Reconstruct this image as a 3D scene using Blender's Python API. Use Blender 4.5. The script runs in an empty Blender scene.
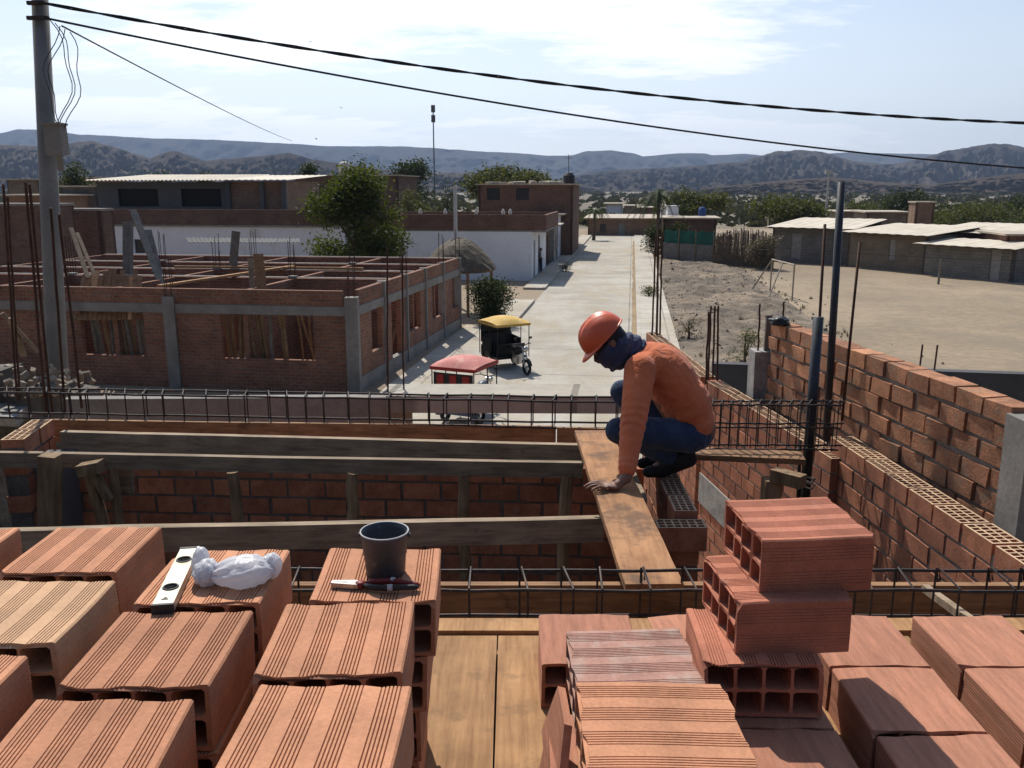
import bpy, bmesh, math, random
from mathutils import Vector, Matrix, noise, Quaternion
random.seed(7)
R = math.radians
scene = bpy.context.scene
COL = scene.collection
F = 870.0
P = math.atan(196 / F)
EYE = 5.8
cP, sP = math.cos(P), math.sin(P)

# ---------------------------------------------------------------- surveying helpers
def ray(px, py):
    a = (px - 512) / F; b = (384 - py) / F
    return (a, cP + b * sP, -sP + b * cP)
def H(px, py, h):                     # point h metres below the eye
    d = ray(px, py); t = -h / d[2]
    return Vector((d[0] * t, d[1] * t, EYE - h))
def D(px, py, Y):                     # point at distance Y
    d = ray(px, py); t = Y / d[1]
    return Vector((d[0] * t, Y, EYE + d[2] * t))
def X(px, Y, py=384):
    return D(px, py, Y).x
ROAD = R(7.73)
def UV2(u, v, z=0.0):                 # road frame: u along the street, v to its right
    return Vector((u * math.sin(ROAD) + v * math.cos(ROAD), u * math.cos(ROAD) - v * math.sin(ROAD), z))

# ---------------------------------------------------------------- materials
def new_mat(name):
    m = bpy.data.materials.new(name); m.use_nodes = True
    nt = m.node_tree
    return m, nt, nt.nodes['Principled BSDF']
def ramp(nt, src, c0, c1, p0=.3, p1=.7):
    r = nt.nodes.new('ShaderNodeValToRGB')
    r.color_ramp.elements[0].position = p0; r.color_ramp.elements[1].position = p1
    r.color_ramp.elements[0].color = (*c0, 1); r.color_ramp.elements[1].color = (*c1, 1)
    nt.links.new(src, r.inputs[0]); return r.outputs[0]
def mixc(nt, a, b, fac, mode='MIX'):
    n = nt.nodes.new('ShaderNodeMix'); n.data_type = 'RGBA'; n.blend_type = mode
    for s, v in ((n.inputs[6], a), (n.inputs[7], b), (n.inputs[0], fac)):
        if hasattr(v, 'is_output'): nt.links.new(v, s)
        elif isinstance(v, (int, float)): s.default_value = v
        else: s.default_value = (*v, 1)
    return n.outputs[2]
def mathn(nt, op, a, b=0.0):
    n = nt.nodes.new('ShaderNodeMath'); n.operation = op
    for i, v in enumerate((a, b)):
        if hasattr(v, 'is_output'): nt.links.new(v, n.inputs[i])
        else: n.inputs[i].default_value = v
    return n.outputs[0]
def coords(nt, kind='Object', scale=(1, 1, 1), rnd=True):
    tc = nt.nodes.new('ShaderNodeTexCoord'); out = tc.outputs[kind]
    if rnd and kind == 'Object':
        oi = nt.nodes.new('ShaderNodeObjectInfo')
        m = nt.nodes.new('ShaderNodeVectorMath'); m.operation = 'MULTIPLY_ADD'
        nt.links.new(oi.outputs['Random'], m.inputs[0]); m.inputs[1].default_value = (37, 53, 71)
        nt.links.new(out, m.inputs[2]); out = m.outputs[0]
    if tuple(scale) != (1, 1, 1):
        mp = nt.nodes.new('ShaderNodeMapping'); mp.inputs['Scale'].default_value = scale
        nt.links.new(out, mp.inputs[0]); out = mp.outputs[0]
    return out
def noi(nt, vec, scale, detail=4, rough=.6):
    n = nt.nodes.new('ShaderNodeTexNoise'); n.inputs['Scale'].default_value = scale
    n.inputs['Detail'].default_value = detail; n.inputs['Roughness'].default_value = rough
    nt.links.new(vec, n.inputs['Vector']); return n.outputs['Fac']
def mul(c, k): return tuple(min(1, x * k) for x in c)
def mat(name, col, rough=.85, var=.25, scale=3, fine=60, fvar=.12, bump=.3, bdist=.004, metal=0, orand=.0, stretch=(1, 1, 1), tint=False, spot=None, spec=.3):
    m, nt, b = new_mat(name)
    v = coords(nt, 'Object', stretch)
    c = ramp(nt, noi(nt, v, scale), mul(col, 1 - var), mul(col, 1 + var))
    f = noi(nt, v, fine, 5, .7)
    c = mixc(nt, c, ramp(nt, f, (1 - fvar * 2,) * 3, (1 + 0 * fvar,) * 3), 1.0, 'MULTIPLY')
    if spot:                                     # stains: (colour, scale, threshold, amount)
        s = noi(nt, v, spot[1], 5, .65)
        c = mixc(nt, c, spot[0], mathn(nt, 'MULTIPLY', ramp(nt, s, (0,) * 3, (1,) * 3, spot[2], spot[2] + .12), spot[3]))
    if orand:
        oi = nt.nodes.new('ShaderNodeObjectInfo')
        c = mixc(nt, c, ramp(nt, oi.outputs['Random'], (1 - orand, 1 - orand * 1.1, 1 - orand * 1.1), (1, 1, 1), 0, 1), 1.0, 'MULTIPLY')
    if tint:
        a = nt.nodes.new('ShaderNodeAttribute'); a.attribute_name = 'tint'
        c = mixc(nt, c, ramp(nt, a.outputs['Fac'], (.66, .62, .62), (1.2, 1.17, 1.1), 0, 1), 1.0, 'MULTIPLY')
    nt.links.new(c, b.inputs['Base Color'])
    b.inputs['Roughness'].default_value = rough; b.inputs['Metallic'].default_value = metal
    b.inputs['Specular IOR Level'].default_value = spec
    if bump:
        bn = nt.nodes.new('ShaderNodeBump'); bn.inputs['Strength'].default_value = bump; bn.inputs['Distance'].default_value = bdist
        nt.links.new(f, bn.inputs['Height']); nt.links.new(bn.outputs[0], b.inputs['Normal'])
    return m
def brick_mat(name, c1, c2, mortar, bw=.25, bh=.105, ms=.014, stain=.35):
    m, nt, b = new_mat(name)
    uv = coords(nt, 'UV')
    t = nt.nodes.new('ShaderNodeTexBrick'); nt.links.new(uv, t.inputs['Vector'])
    t.inputs['Scale'].default_value = 1; t.inputs['Brick Width'].default_value = bw; t.inputs['Row Height'].default_value = bh
    t.inputs['Mortar Size'].default_value = ms; t.inputs['Mortar Smooth'].default_value = .3; t.inputs['Bias'].default_value = -.1
    t.inputs['Color1'].default_value = (*c1, 1); t.inputs['Color2'].default_value = (*c2, 1); t.inputs['Mortar'].default_value = (*mortar, 1)
    n = noi(nt, uv, .9, 6, .7); n2 = noi(nt, uv, 14, 4)
    c = mixc(nt, t.outputs['Color'], ramp(nt, n, (1 - stain,) * 3, (1.1,) * 3, .3, .7), 1, 'MULTIPLY')
    c = mixc(nt, c, ramp(nt, n2, (.72,) * 3, (1.15,) * 3, .3, .7), 1, 'MULTIPLY')
    sm = noi(nt, uv, 2.3, 5, .75)
    c = mixc(nt, c, mortar, mathn(nt, 'MULTIPLY', ramp(nt, sm, (0,) * 3, (1,) * 3, .56, .7), .45))
    nt.links.new(c, b.inputs['Base Color']); b.inputs['Roughness'].default_value = .92; b.inputs['Specular IOR Level'].default_value = .2
    bn = nt.nodes.new('ShaderNodeBump'); bn.inputs['Strength'].default_value = .8; bn.inputs['Distance'].default_value = .012
    bn.invert = True
    nt.links.new(t.outputs['Fac'], bn.inputs['Height']); nt.links.new(bn.outputs[0], b.inputs['Normal'])
    return m
def leaf_mat(name, dark, light, trans=.35):
    m, nt, b = new_mat(name)
    a = nt.nodes.new('ShaderNodeAttribute'); a.attribute_name = 'tint'
    c = ramp(nt, a.outputs['Fac'], dark, light, 0, 1)
    nt.links.new(c, b.inputs['Base Color']); b.inputs['Roughness'].default_value = .7; b.inputs['Specular IOR Level'].default_value = .2
    tr = nt.nodes.new('ShaderNodeBsdfTranslucent'); nt.links.new(mixc(nt, c, (1.5, 1.5, .6), 1, 'MULTIPLY'), tr.inputs['Color'])
    mx = nt.nodes.new('ShaderNodeMixShader'); mx.inputs[0].default_value = trans
    nt.links.new(b.outputs[0], mx.inputs[1]); nt.links.new(tr.outputs[0], mx.inputs[2])
    nt.links.new(mx.outputs[0], nt.nodes['Material Output'].inputs['Surface'])
    return m
def wood_mat(name, col, dark, grain=(1, 14, 14), rough=.8, spot=None, orand=.25):
    m, nt, b = new_mat(name)
    v = coords(nt, 'Object', grain)
    g = noi(nt, v, 3.5, 6, .65)
    c = ramp(nt, g, dark, col, .32, .62)
    v2 = coords(nt, 'Object')
    c = mixc(nt, c, ramp(nt, noi(nt, v2, 5, 4), (.7, .68, .66), (1.1, 1.1, 1.1)), 1, 'MULTIPLY')
    if spot:
        s = noi(nt, v2, spot[1], 6, .7)
        c = mixc(nt, c, spot[0], mathn(nt, 'MULTIPLY', ramp(nt, s, (0,) * 3, (1,) * 3, spot[2], spot[2] + .1), spot[3]))
    oi = nt.nodes.new('ShaderNodeObjectInfo')
    c = mixc(nt, c, ramp(nt, oi.outputs['Random'], (1 - orand,) * 3, (1.05,) * 3, 0, 1), 1, 'MULTIPLY')
    nt.links.new(c, b.inputs['Base Color']); b.inputs['Roughness'].default_value = rough; b.inputs['Specular IOR Level'].default_value = .25
    bn = nt.nodes.new('ShaderNodeBump'); bn.inputs['Strength'].default_value = .35; bn.inputs['Distance'].default_value = .003
    nt.links.new(g, bn.inputs['Height']); nt.links.new(bn.outputs[0], b.inputs['Normal'])
    return m

M = {}
M['clay'] = mat('fired_clay', (.60, .282, .155), .88, .2, 6, 110, .13, .5, .002, orand=.26, spot=((.36, .17, .11), 7, .60, .55))
M['clay_red'] = mat('red_fired_clay', (.50, .19, .115), .88, .2, 6, 110, .13, .5, .002, orand=.16, spot=((.55, .33, .24), 7, .62, .45))
M['clay_pale'] = mat('pale_fired_clay', (.63, .39, .225), .85, .14, 7, 110, .1, .35, .002, orand=.12, spot=((.50, .22, .12), 6, .6, .4))
M['clay_slab'] = mat('striated_fired_clay', (.54, .245, .15), .88, .2, 6, 60, .14, .5, .002, orand=.25, stretch=(9, 1, 9), spot=((.5, .33, .25), 7, .6, .4))
M['clay_dusty'] = mat('dusty_fired_clay', (.47, .26, .2), .9, .2, 7, 90, .14, .5, .002, orand=.1, spot=((.47, .36, .3), 9, .5, .6))
M['brick'] = mat('wall_brick', (.43, .18, .105), .9, .28, 9, 70, .18, .6, .004, tint=True, spot=((.33, .25, .2), 11, .6, .5))
M['brick_rough'] = mat('weathered_wall_brick', (.47, .225, .125), .92, .32, 8, 60, .2, .8, .006, tint=True, spot=((.27, .2, .14), 9, .52, .65))
M['brick_top'] = mat('dusty_brick_top', (.50, .36, .24), .95, .25, 12, 60, .15, .4, .003, tint=True)
M['mortar_pale'] = mat('pale_mortar', (.27, .24, .205), .95, .3, 8, 60, .2, .8, .006)
M['mortar'] = mat('mortar', (.16, .145, .13), .95, .3, 8, 60, .2, .8, .006)
M['concrete'] = mat('cast_concrete', (.27, .25, .225), .92, .25, 1.6, 30, .14, .5, .004, spot=((.2, .19, .175), 2.2, .55, .5))
M['plaster_grey'] = mat('grey_cement_render', (.085, .085, .09), .9, .18, 1.2, 30, .1, .3, .003)
M['plaster_smear'] = mat('cement_smear', (.36, .345, .32), .95, .3, 6, 40, .2, .8, .006, spot=((.2, .18, .16), 8, .55, .5))
M['pole_concrete'] = mat('pole_concrete', (.21, .205, .195), .9, .2, 2, 30, .12, .4, .004)
M['steel'] = mat('rebar_steel', (.06, .052, .05), .6, .35, 20, 120, .2, .5, .001, metal=.5, spot=((.13, .06, .03), 30, .52, .5))
M['rust'] = mat('rusty_rebar', (.085, .042, .028), .8, .35, 12, 90, .2, .5, .001, metal=.2)
M['pipe'] = mat('dark_pipe', (.045, .052, .062), .5, .3, 8, 60, .2, .2, .001, metal=.3)
M['plank'] = wood_mat('deck_wood', (.47, .265, .12), (.30, .155, .066), (14, 1, 14), spot=((.2, .12, .06), 6, .56, .6))
M['plank_worn'] = wood_mat('worn_plank_wood', (.47, .245, .115), (.31, .145, .065), (12, 1, 12), spot=((.12, .07, .045), 3.6, .50, .75))
M['board'] = wood_mat('formwork_wood', (.37, .28, .19), (.19, .14, .095), (1, 12, 12), spot=((.09, .075, .06), 6, .62, .7))
M['board_brown'] = wood_mat('brown_formwork_wood', (.36, .20, .10), (.18, .095, .05), (1, 12, 12), spot=((.09, .05, .03), 8, .58, .6))
M['post'] = wood_mat('round_wood', (.32, .215, .12), (.16, .1, .055), (8, 8, 1))
M['post_grey'] = wood_mat('grey_wood', (.27, .25, .22), (.15, .14, .12), (8, 8, 1))

# ---------------------------------------------------------------- mesh builder
class MB:
    def __init__(s): s.v = []; s.f = []; s.t = []; s.uv = []; s.m = []
    def face(s, pts, tint=.5, uv=None, mi=0):
        i = len(s.v); s.v += [tuple(p) for p in pts]; s.f.append(tuple(range(i, i + len(pts)))); s.t.append(tint); s.uv.append(uv); s.m.append(mi)
    def add(s, vs, fs, tint=.5, mi=0):
        i = len(s.v); s.v += [tuple(p) for p in vs]
        for f in fs: s.f.append(tuple(i + k for k in f)); s.t.append(tint); s.uv.append(None); s.m.append(mi)
    def box(s, c, size, rot=None, tint=.5, j=0, mi=0):
        hx, hy, hz = (k / 2 for k in size); c = Vector(c); vs = []
        for x, y, z in ((-1, -1, -1), (1, -1, -1), (1, 1, -1), (-1, 1, -1), (-1, -1, 1), (1, -1, 1), (1, 1, 1), (-1, 1, 1)):
            p = Vector((x * hx, y * hy, z * hz))
            if j: p += Vector((random.uniform(-j, j), random.uniform(-j, j), random.uniform(-j, j)))
            if rot is not None: p = rot @ p
            vs.append(c + p)
        s.add(vs, ((0, 3, 2, 1), (4, 5, 6, 7), (0, 1, 5, 4), (1, 2, 6, 5), (2, 3, 7, 6), (3, 0, 4, 7)), tint, mi)
    def bar(s, a, b, w, h, tint=.5, segs=1, j=0.0):   # rectangular beam from a to b; w across, h upright
        a = Vector(a); b = Vector(b); d = (b - a).normalized()
        up = Vector((0, 0, 1)) if abs(d.z) < .95 else Vector((0, 1, 0))
        sx = d.cross(up).normalized(); uz = sx.cross(d).normalized()
        rings = []
        for i in range(segs + 1):
            c = a.lerp(b, i / segs)
            if 0 < i < segs or j: c = c + sx * random.uniform(-j, j) + uz * random.uniform(-j, j)
            rings.append([c + sx * (w / 2) * p + uz * (h / 2) * q for p, q in ((-1, -1), (1, -1), (1, 1), (-1, 1))])
        vs = [p for r in rings for p in r]; fs = [(3, 2, 1, 0), tuple(len(vs) - 4 + k for k in (0, 1, 2, 3))]
        for i in range(segs):
            for k in range(4):
                fs.append((i * 4 + k, i * 4 + (k + 1) % 4, i * 4 + 4 + (k + 1) % 4, i * 4 + 4 + k))
        s.add(vs, fs, tint)
    def tube(s, pts, r, n=8, closed=False, tint=.5, cap=True):
        pts = [Vector(p) for p in pts]; N = len(pts)
        rr = r if isinstance(r, (list, tuple)) else [r] * N
        rings = []; prev = None
        for i, p in enumerate(pts):
            a = pts[(i - 1) % N] if (closed or i > 0) else p
            b = pts[(i + 1) % N] if (closed or i < N - 1) else p
            d = (b - a)
            d = d.normalized() if d.length > 1e-9 else Vector((0, 0, 1))
            if prev is None:
                q = Vector((0, 0, 1)) if abs(d.z) < .9 else Vector((1, 0, 0)); sx = d.cross(q).normalized()
            else:
                sx = (prev - d * prev.dot(d)); sx = sx.normalized() if sx.length > 1e-6 else d.orthogonal().normalized()
            prev = sx; sy = d.cross(sx)
            rings.append([p + (sx * math.cos(2 * math.pi * k / n) + sy * math.sin(2 * math.pi * k / n)) * rr[i] for k in range(n)])
        vs = [p for g in rings for p in g]; fs = []
        for i in range(N if closed else N - 1):
            j = (i + 1) % N
            for k in range(n): fs.append((i * n + k, i * n + (k + 1) % n, j * n + (k + 1) % n, j * n + k))
        if not closed and cap:
            fs.append(tuple(range(n - 1, -1, -1))); fs.append(tuple((N - 1) * n + k for k in range(n)))
        s.add(vs, fs, tint)
    def lathe(s, prof, n=24, c=(0, 0, 0), tint=.5, rot=None):
        c = Vector(c); vs = []
        for r, z in prof:
            for k in range(n):
                p = Vector((r * math.cos(2 * math.pi * k / n), r * math.sin(2 * math.pi * k / n), z))
                vs.append(c + (rot @ p if rot is not None else p))
        fs = [(i * n + k, i * n + (k + 1) % n, i * n + n + (k + 1) % n, i * n + n + k) for i in range(len(prof) - 1) for k in range(n)]
        s.add(vs, fs, tint)
    def build(s, name, m, parent=None, smooth=False, loc=None):
        me = bpy.data.meshes.new(name)
        vs = s.v
        if loc is not None: vs = [(x - loc[0], y - loc[1], z - loc[2]) for x, y, z in vs]
        me.from_pydata(vs, [], s.f)
        at = me.attributes.new('tint', 'FLOAT', 'FACE'); at.data.foreach_set('value', s.t)
        if any(u is not None for u in s.uv):
            ul = me.uv_layers.new(name='UVMap'); flat = []
            for f, u in zip(s.f, s.uv):
                for k in range(len(f)): flat += (u[k] if u is not None else (vs[f[k]][0] + vs[f[k]][1], vs[f[k]][2]))
            ul.data.foreach_set('uv', flat)
        for mm in (m if isinstance(m, (list, tuple)) else [m]): me.materials.append(mm)
        if any(s.m): me.polygons.foreach_set('material_index', s.m)
        if smooth: me.polygons.foreach_set('use_smooth', [True] * len(me.polygons))
        me.update()
        return link(name, me, parent, loc)
def link(name, me, parent=None, loc=None):
    o = bpy.data.objects.new(name, me); COL.objects.link(o)
    if parent is not None: o.parent = parent
    if loc is not None: o.location = loc
    return o
def empty(name, loc=(0, 0, 0), rz=0):
    o = bpy.data.objects.new(name, None); COL.objects.link(o); o.location = loc; o.rotation_euler = (0, 0, rz); o.empty_display_size = .1
    return o
def tag(o, label=None, cat=None, group=None, kind=None):
    if label: o['label'] = label
    if cat: o['category'] = cat
    if group: o['group'] = group
    if kind: o['kind'] = kind
    return o
def copy_tree(o, parent=None):
    c = o.copy(); COL.objects.link(c); c.parent = parent
    for ch in list(o.children): copy_tree(ch, c)
    return c
def one(mb, name, m, label, cat, group=None, loc=None, smooth=False):
    if loc is None: loc = mb.v[0]
    return tag(mb.build(name, m, None, smooth, tuple(loc)), label, cat, group)

# ---------------------------------------------------------------- camera, sky, sun
CL = (10.95, 1.35, 0)
cam_d = bpy.data.cameras.new('camera'); cam = bpy.data.objects.new('camera', cam_d); COL.objects.link(cam)
cam.location = (0, 0, EYE); cam.rotation_euler = (math.pi / 2 - P, 0, 0)
cam_d.sensor_width = 36; cam_d.lens = F / 1024 * 36; cam_d.clip_start = .05; cam_d.clip_end = 20000
scene.camera = cam
SAZ, SEL = R(-17), R(51)
w = bpy.data.worlds.new('World'); scene.world = w; w.use_nodes = True
nt = w.node_tree; bg = nt.nodes['Background']
sky = nt.nodes.new('ShaderNodeTexSky'); sky.sky_type = 'NISHITA'; sky.sun_disc = False
sky.sun_elevation = SEL; sky.sun_rotation = SAZ % (2 * math.pi); sky.altitude = 60; sky.air_density = 1.0; sky.dust_density = 1.0; sky.ozone_density = 1.0
tc = nt.nodes.new('ShaderNodeTexCoord'); sep = nt.nodes.new('ShaderNodeSeparateXYZ'); nt.links.new(tc.outputs['Generated'], sep.inputs[0])
zz = mathn(nt, 'ADD', mathn(nt, 'MAXIMUM', sep.outputs['Z'], 0.0), .16)
cmb = nt.nodes.new('ShaderNodeCombineXYZ')
nt.links.new(mathn(nt, 'DIVIDE', sep.outputs['X'], zz), cmb.inputs[0]); nt.links.new(mathn(nt, 'DIVIDE', sep.outputs['Y'], zz), cmb.inputs[1])
mp = nt.nodes.new('ShaderNodeMapping'); mp.inputs['Scale'].default_value = (.55, 1.0, 1); mp.inputs['Location'].default_value = CL; mp.inputs['Rotation'].default_value = (0, 0, R(12)); nt.links.new(cmb.outputs[0], mp.inputs[0])
n1 = noi(nt, mp.outputs[0], 1.1, 4, .5); n2 = noi(nt, mp.outputs[0], 5.5, 9, .66)
dens = mathn(nt, 'ADD', mathn(nt, 'MULTIPLY', n1, .78), mathn(nt, 'MULTIPLY', n2, .40))
dens = mathn(nt, 'ADD', dens, mathn(nt, 'MULTIPLY', sep.outputs['X'], -.10))   # thicker towards the sun side
cm = ramp(nt, dens, (0,) * 3, (1,) * 3, .455, .655)
haze_z = ramp(nt, sep.outputs['Z'], (1,) * 3, (0,) * 3, .02, .24)
low = ramp(nt, sep.outputs['Z'], (1,) * 3, (.12,) * 3, .30, .55)          # the cloud bank stands low in the sky, overhead it is clear
mask = mathn(nt, 'MULTIPLY', low, mathn(nt, 'MAXIMUM', mathn(nt, 'MULTIPLY', cm, .97), mathn(nt, 'ADD', mathn(nt, 'MULTIPLY', haze_z, .56), .27)))
vd = nt.nodes.new('ShaderNodeVectorMath'); vd.operation = 'DOT_PRODUCT'; nt.links.new(tc.outputs['Generated'], vd.inputs[0])
vd.inputs[1].default_value = (math.sin(SAZ) * math.cos(SEL), math.cos(SAZ) * math.cos(SEL), math.sin(SEL))
fw = mathn(nt, 'POWER', mathn(nt, 'MAXIMUM', vd.outputs['Value'], 0.0), 1.0)
cb = mathn(nt, 'ADD', mathn(nt, 'MULTIPLY', fw, 18.6), .6)          # cloud and haze scatter sunlight forward
cbv = nt.nodes.new('ShaderNodeVectorMath'); cbv.operation = 'SCALE'; cbv.inputs[0].default_value = (.97, 1.0, 1.03); nt.links.new(cb, cbv.inputs['Scale'])
SKYSOCK = mixc(nt, mixc(nt, sky.outputs[0], (.85, 1.0, 1.15), 1, 'MULTIPLY'), cbv.outputs[0], mask)
nt.links.new(SKYSOCK, bg.inputs['Color']); bg.inputs['Strength'].default_value = .096
sl = bpy.data.lights.new('sun', 'SUN'); sl.energy = 5.0; sl.angle = R(.53); sl.color = (1, .945, .86)
so = bpy.data.objects.new('sun', sl); COL.objects.link(so)
sd = Vector((math.sin(SAZ) * math.cos(SEL), math.cos(SAZ) * math.cos(SEL), math.sin(SEL)))
so.rotation_euler = sd.to_track_quat('Z', 'Y').to_euler(); so.location = (0, 0, 30)
scene.view_settings.view_transform = 'Standard'; scene.view_settings.look = 'None'; scene.view_settings.gamma = 1
scene.view_settings.exposure = .08
scene.cycles.use_denoising = True
scene.cycles.max_bounces = 6; scene.cycles.diffuse_bounces = 2; scene.cycles.glossy_bounces = 2; scene.cycles.transmission_bounces = 3
scene.cycles.volume_bounces = 0; scene.cycles.transparent_max_bounces = 6; scene.cycles.caustics_reflective = False; scene.cycles.caustics_refractive = False

#@@SETTING
# ================================================================ SETTING: ground, road, hills, haze
def structure(o): o['kind'] = 'structure'; return o
M['sand'] = mat('dry_sandy_earth', (.29, .225, .155), .95, .22, .06, 3, .1, .5, .03, spot=((.26, .2, .14), .35, .55, .5))
M['field'] = mat('trodden_sand', (.31, .24, .16), .95, .2, .12, 2.6, .16, .7, .03, spot=((.215, .17, .12), .35, .50, .75))
M['verge'] = mat('stony_earth', (.245, .19, .135), .95, .4, .45, 5, .22, 1.0, .06, spot=((.085, .072, .058), .55, .47, .8))
def slab_mat(name, col, jx, jy, stain, rot):
    m, nt, b = new_mat(name)
    v = coords(nt, 'Object', (1, 1, 1), False)
    mp = nt.nodes.new('ShaderNodeMapping'); mp.inputs['Rotation'].default_value = (0, 0, rot); nt.links.new(v, mp.inputs[0])
    t = nt.nodes.new('ShaderNodeTexBrick'); nt.links.new(mp.outputs[0], t.inputs['Vector']); t.offset = 0
    t.inputs['Scale'].default_value = 1; t.inputs['Brick Width'].default_value = jx; t.inputs['Row Height'].default_value = jy
    t.inputs['Mortar Size'].default_value = .035; t.inputs['Mortar Smooth'].default_value = .3
    t.inputs['Color1'].default_value = (*mul(col, .95), 1); t.inputs['Color2'].default_value = (*mul(col, 1.04), 1); t.inputs['Mortar'].default_value = (*mul(col, .5), 1)
    c = mixc(nt, t.outputs['Color'], ramp(nt, noi(nt, v, .35, 6, .65), (.68, .66, .63), (1.12, 1.12, 1.12)), 1, 'MULTIPLY')
    st = coords(nt, 'Object', (1, .25, 1), False)
    c = mixc(nt, c, stain, mathn(nt, 'MULTIPLY', ramp(nt, noi(nt, st, .6, 7, .7), (0,) * 3, (1,) * 3, .46, .66), .75))
    c = mixc(nt, c, ramp(nt, noi(nt, v, 9, 4), (.88,) * 3, (1.06,) * 3), 1, 'MULTIPLY')
    nt.links.new(c, b.inputs['Base Color']); b.inputs['Roughness'].default_value = .9; b.inputs['Specular IOR Level'].default_value = .2
    return m
M['road'] = slab_mat('road_concrete', (.43, .40, .345), 5.25, 4.5, (.36, .295, .2), ROAD)
M['walk'] = slab_mat('pavement_concrete', (.47, .435, .375), 1.55, 1.5, (.40, .33, .235), ROAD)
def ground_z(x, y): return 0.0
def sheet(pts, z, name, m, sub=None):
    mb = MB(); mb.face([(p[0], p[1], z) for p in pts]); return mb.build(name, m)
structure(sheet([(-6000, -300), (6000, -300), (6000, 7000), (-6000, 7000)], 0, 'ground', M['sand']))
road_pts = [UV2(18, -4.9), UV2(18, .33), UV2(112, .33), UV2(112, -4.9)]
structure(sheet(road_pts, .008, 'road', M['road']))
structure(sheet([UV2(18.5, -7.2), UV2(18.5, -4.9), UV2(36.5, -4.9), UV2(36.5, -6.2), UV2(37, -7.0)], .006, 'street_apron', M['walk']))
mb = MB()                                       # right pavement with its kerb
for i in range(60):
    u0, u1 = 18 + i * 1.75, 18 + i * 1.75 + 1.742
    for (va, vb, z) in ((.33, .48, .13), (.483, 1.86, .12)):
        A, B, C, Dd = UV2(u0, va), UV2(u0, vb), UV2(u1, vb), UV2(u1, va)
        top = [Vector((p.x, p.y, z)) for p in (A, B, C, Dd)]
        bot = [Vector((p.x, p.y, -.05)) for p in (A, B, C, Dd)]
        mb.add(bot + top, ((4, 5, 6, 7), (0, 1, 5, 4), (1, 2, 6, 5), (2, 3, 7, 6), (3, 0, 4, 7)))
structure(mb.build('pavement', M['walk']))
mb = MB()                                       # left pavement, broken by an entrance
for i in range(52):
    u0 = 36.5 + i * 1.4
    if 44.5 < u0 < 49.5: continue
    for (va, vb, z) in ((-5.05, -4.9, .15), (-6.2, -5.053, .13)):
        q = [UV2(u0, va), UV2(u0, vb), UV2(u0 + 1.39, vb), UV2(u0 + 1.39, va)]
        vs = [Vector((p.x, p.y, -.05)) for p in q] + [Vector((p.x, p.y, z)) for p in q]
        mb.add(vs, ((4, 5, 6, 7), (0, 1, 5, 4), (1, 2, 6, 5), (2, 3, 7, 6), (3, 0, 4, 7)))
structure(mb.build('pavement', M['walk']))
def terrain_patch(name, poly_u, nx, ny, amp, sc, z0, m, fall=1.0):
    # grid in road frame u0,u1,v0,v1 with bumps that die out at its rim
    u0, u1, v0, v1 = poly_u; mb = MB(); vs = []; fs = []
    for j in range(ny + 1):
        for i in range(nx + 1):
            u = u0 + (u1 - u0) * j / ny; v = v0 + (v1 - v0) * i / nx; p = UV2(u, v)
            e = min(1, 6 * min(i / nx, 1 - i / nx, j / ny * 1.5, (1 - j / ny) * 1.5))
            n = noise.fractal(Vector((p.x * sc, p.y * sc, 3.1)), 1, 2, 5)
            vs.append((p.x, p.y, z0 + max(-.0, (n * .5 + .35)) * amp * e))
    for j in range(ny):
        for i in range(nx):
            k = j * (nx + 1) + i; fs.append((k, k + 1, k + nx + 2, k + nx + 1))
    mb.add(vs, fs); return mb.build(name, m, smooth=True)
structure(terrain_patch('verge', (17, 76, 1.87, 8.2), 60, 300, .40, .75, .004, M['verge']))
structure(terrain_patch('playing_field', (14, 72, 8.2, 60), 80, 90, .07, .25, .005, M['field']))
# stones and rubble on the verge: nobody could count them
mb = MB(); rs = random.Random(3)
for i in range(1700):
    u = rs.uniform(18, 74); v = rs.uniform(1.95, 8.6) if rs.random() < .97 else rs.uniform(8, 11); p = UV2(u, v); s = rs.uniform(.02, .09) * (2.0 if rs.random() < .05 else 1)
    c = Vector((p.x, p.y, (.004 + max(0, noise.fractal(Vector((p.x * .75, p.y * .75, 3.1)), 1, 2, 5) * .5 + .35) * .40 * .9 if 2.6 < v < 7.4 else .03) + s * .15)); q = Quaternion((rs.random(), rs.random(), rs.random(), rs.random())).normalized().to_matrix()
    vs = [c + q @ Vector((a * s * rs.uniform(.6, 1), b * s * rs.uniform(.6, 1), d * s * .7)) for a, b, d in ((1, 0, 0), (0, 1, 0), (-1, 0, 0), (0, -1, 0), (0, 0, 1), (0, 0, -1))]
    mb.add(vs, ((0, 1, 4), (1, 2, 4), (2, 3, 4), (3, 0, 4), (1, 0, 5), (2, 1, 5), (3, 2, 5), (0, 3, 5)), rs.random())
M['stone'] = mat('field_stone', (.30, .26, .21), .95, .3, 2, 20, .15, .5, .01, tint=True)
tag(mb.build('rubble', M['stone']), 'grey and tan stones scattered over the earth verge beside the pavement', 'rubble', kind='stuff')

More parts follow.
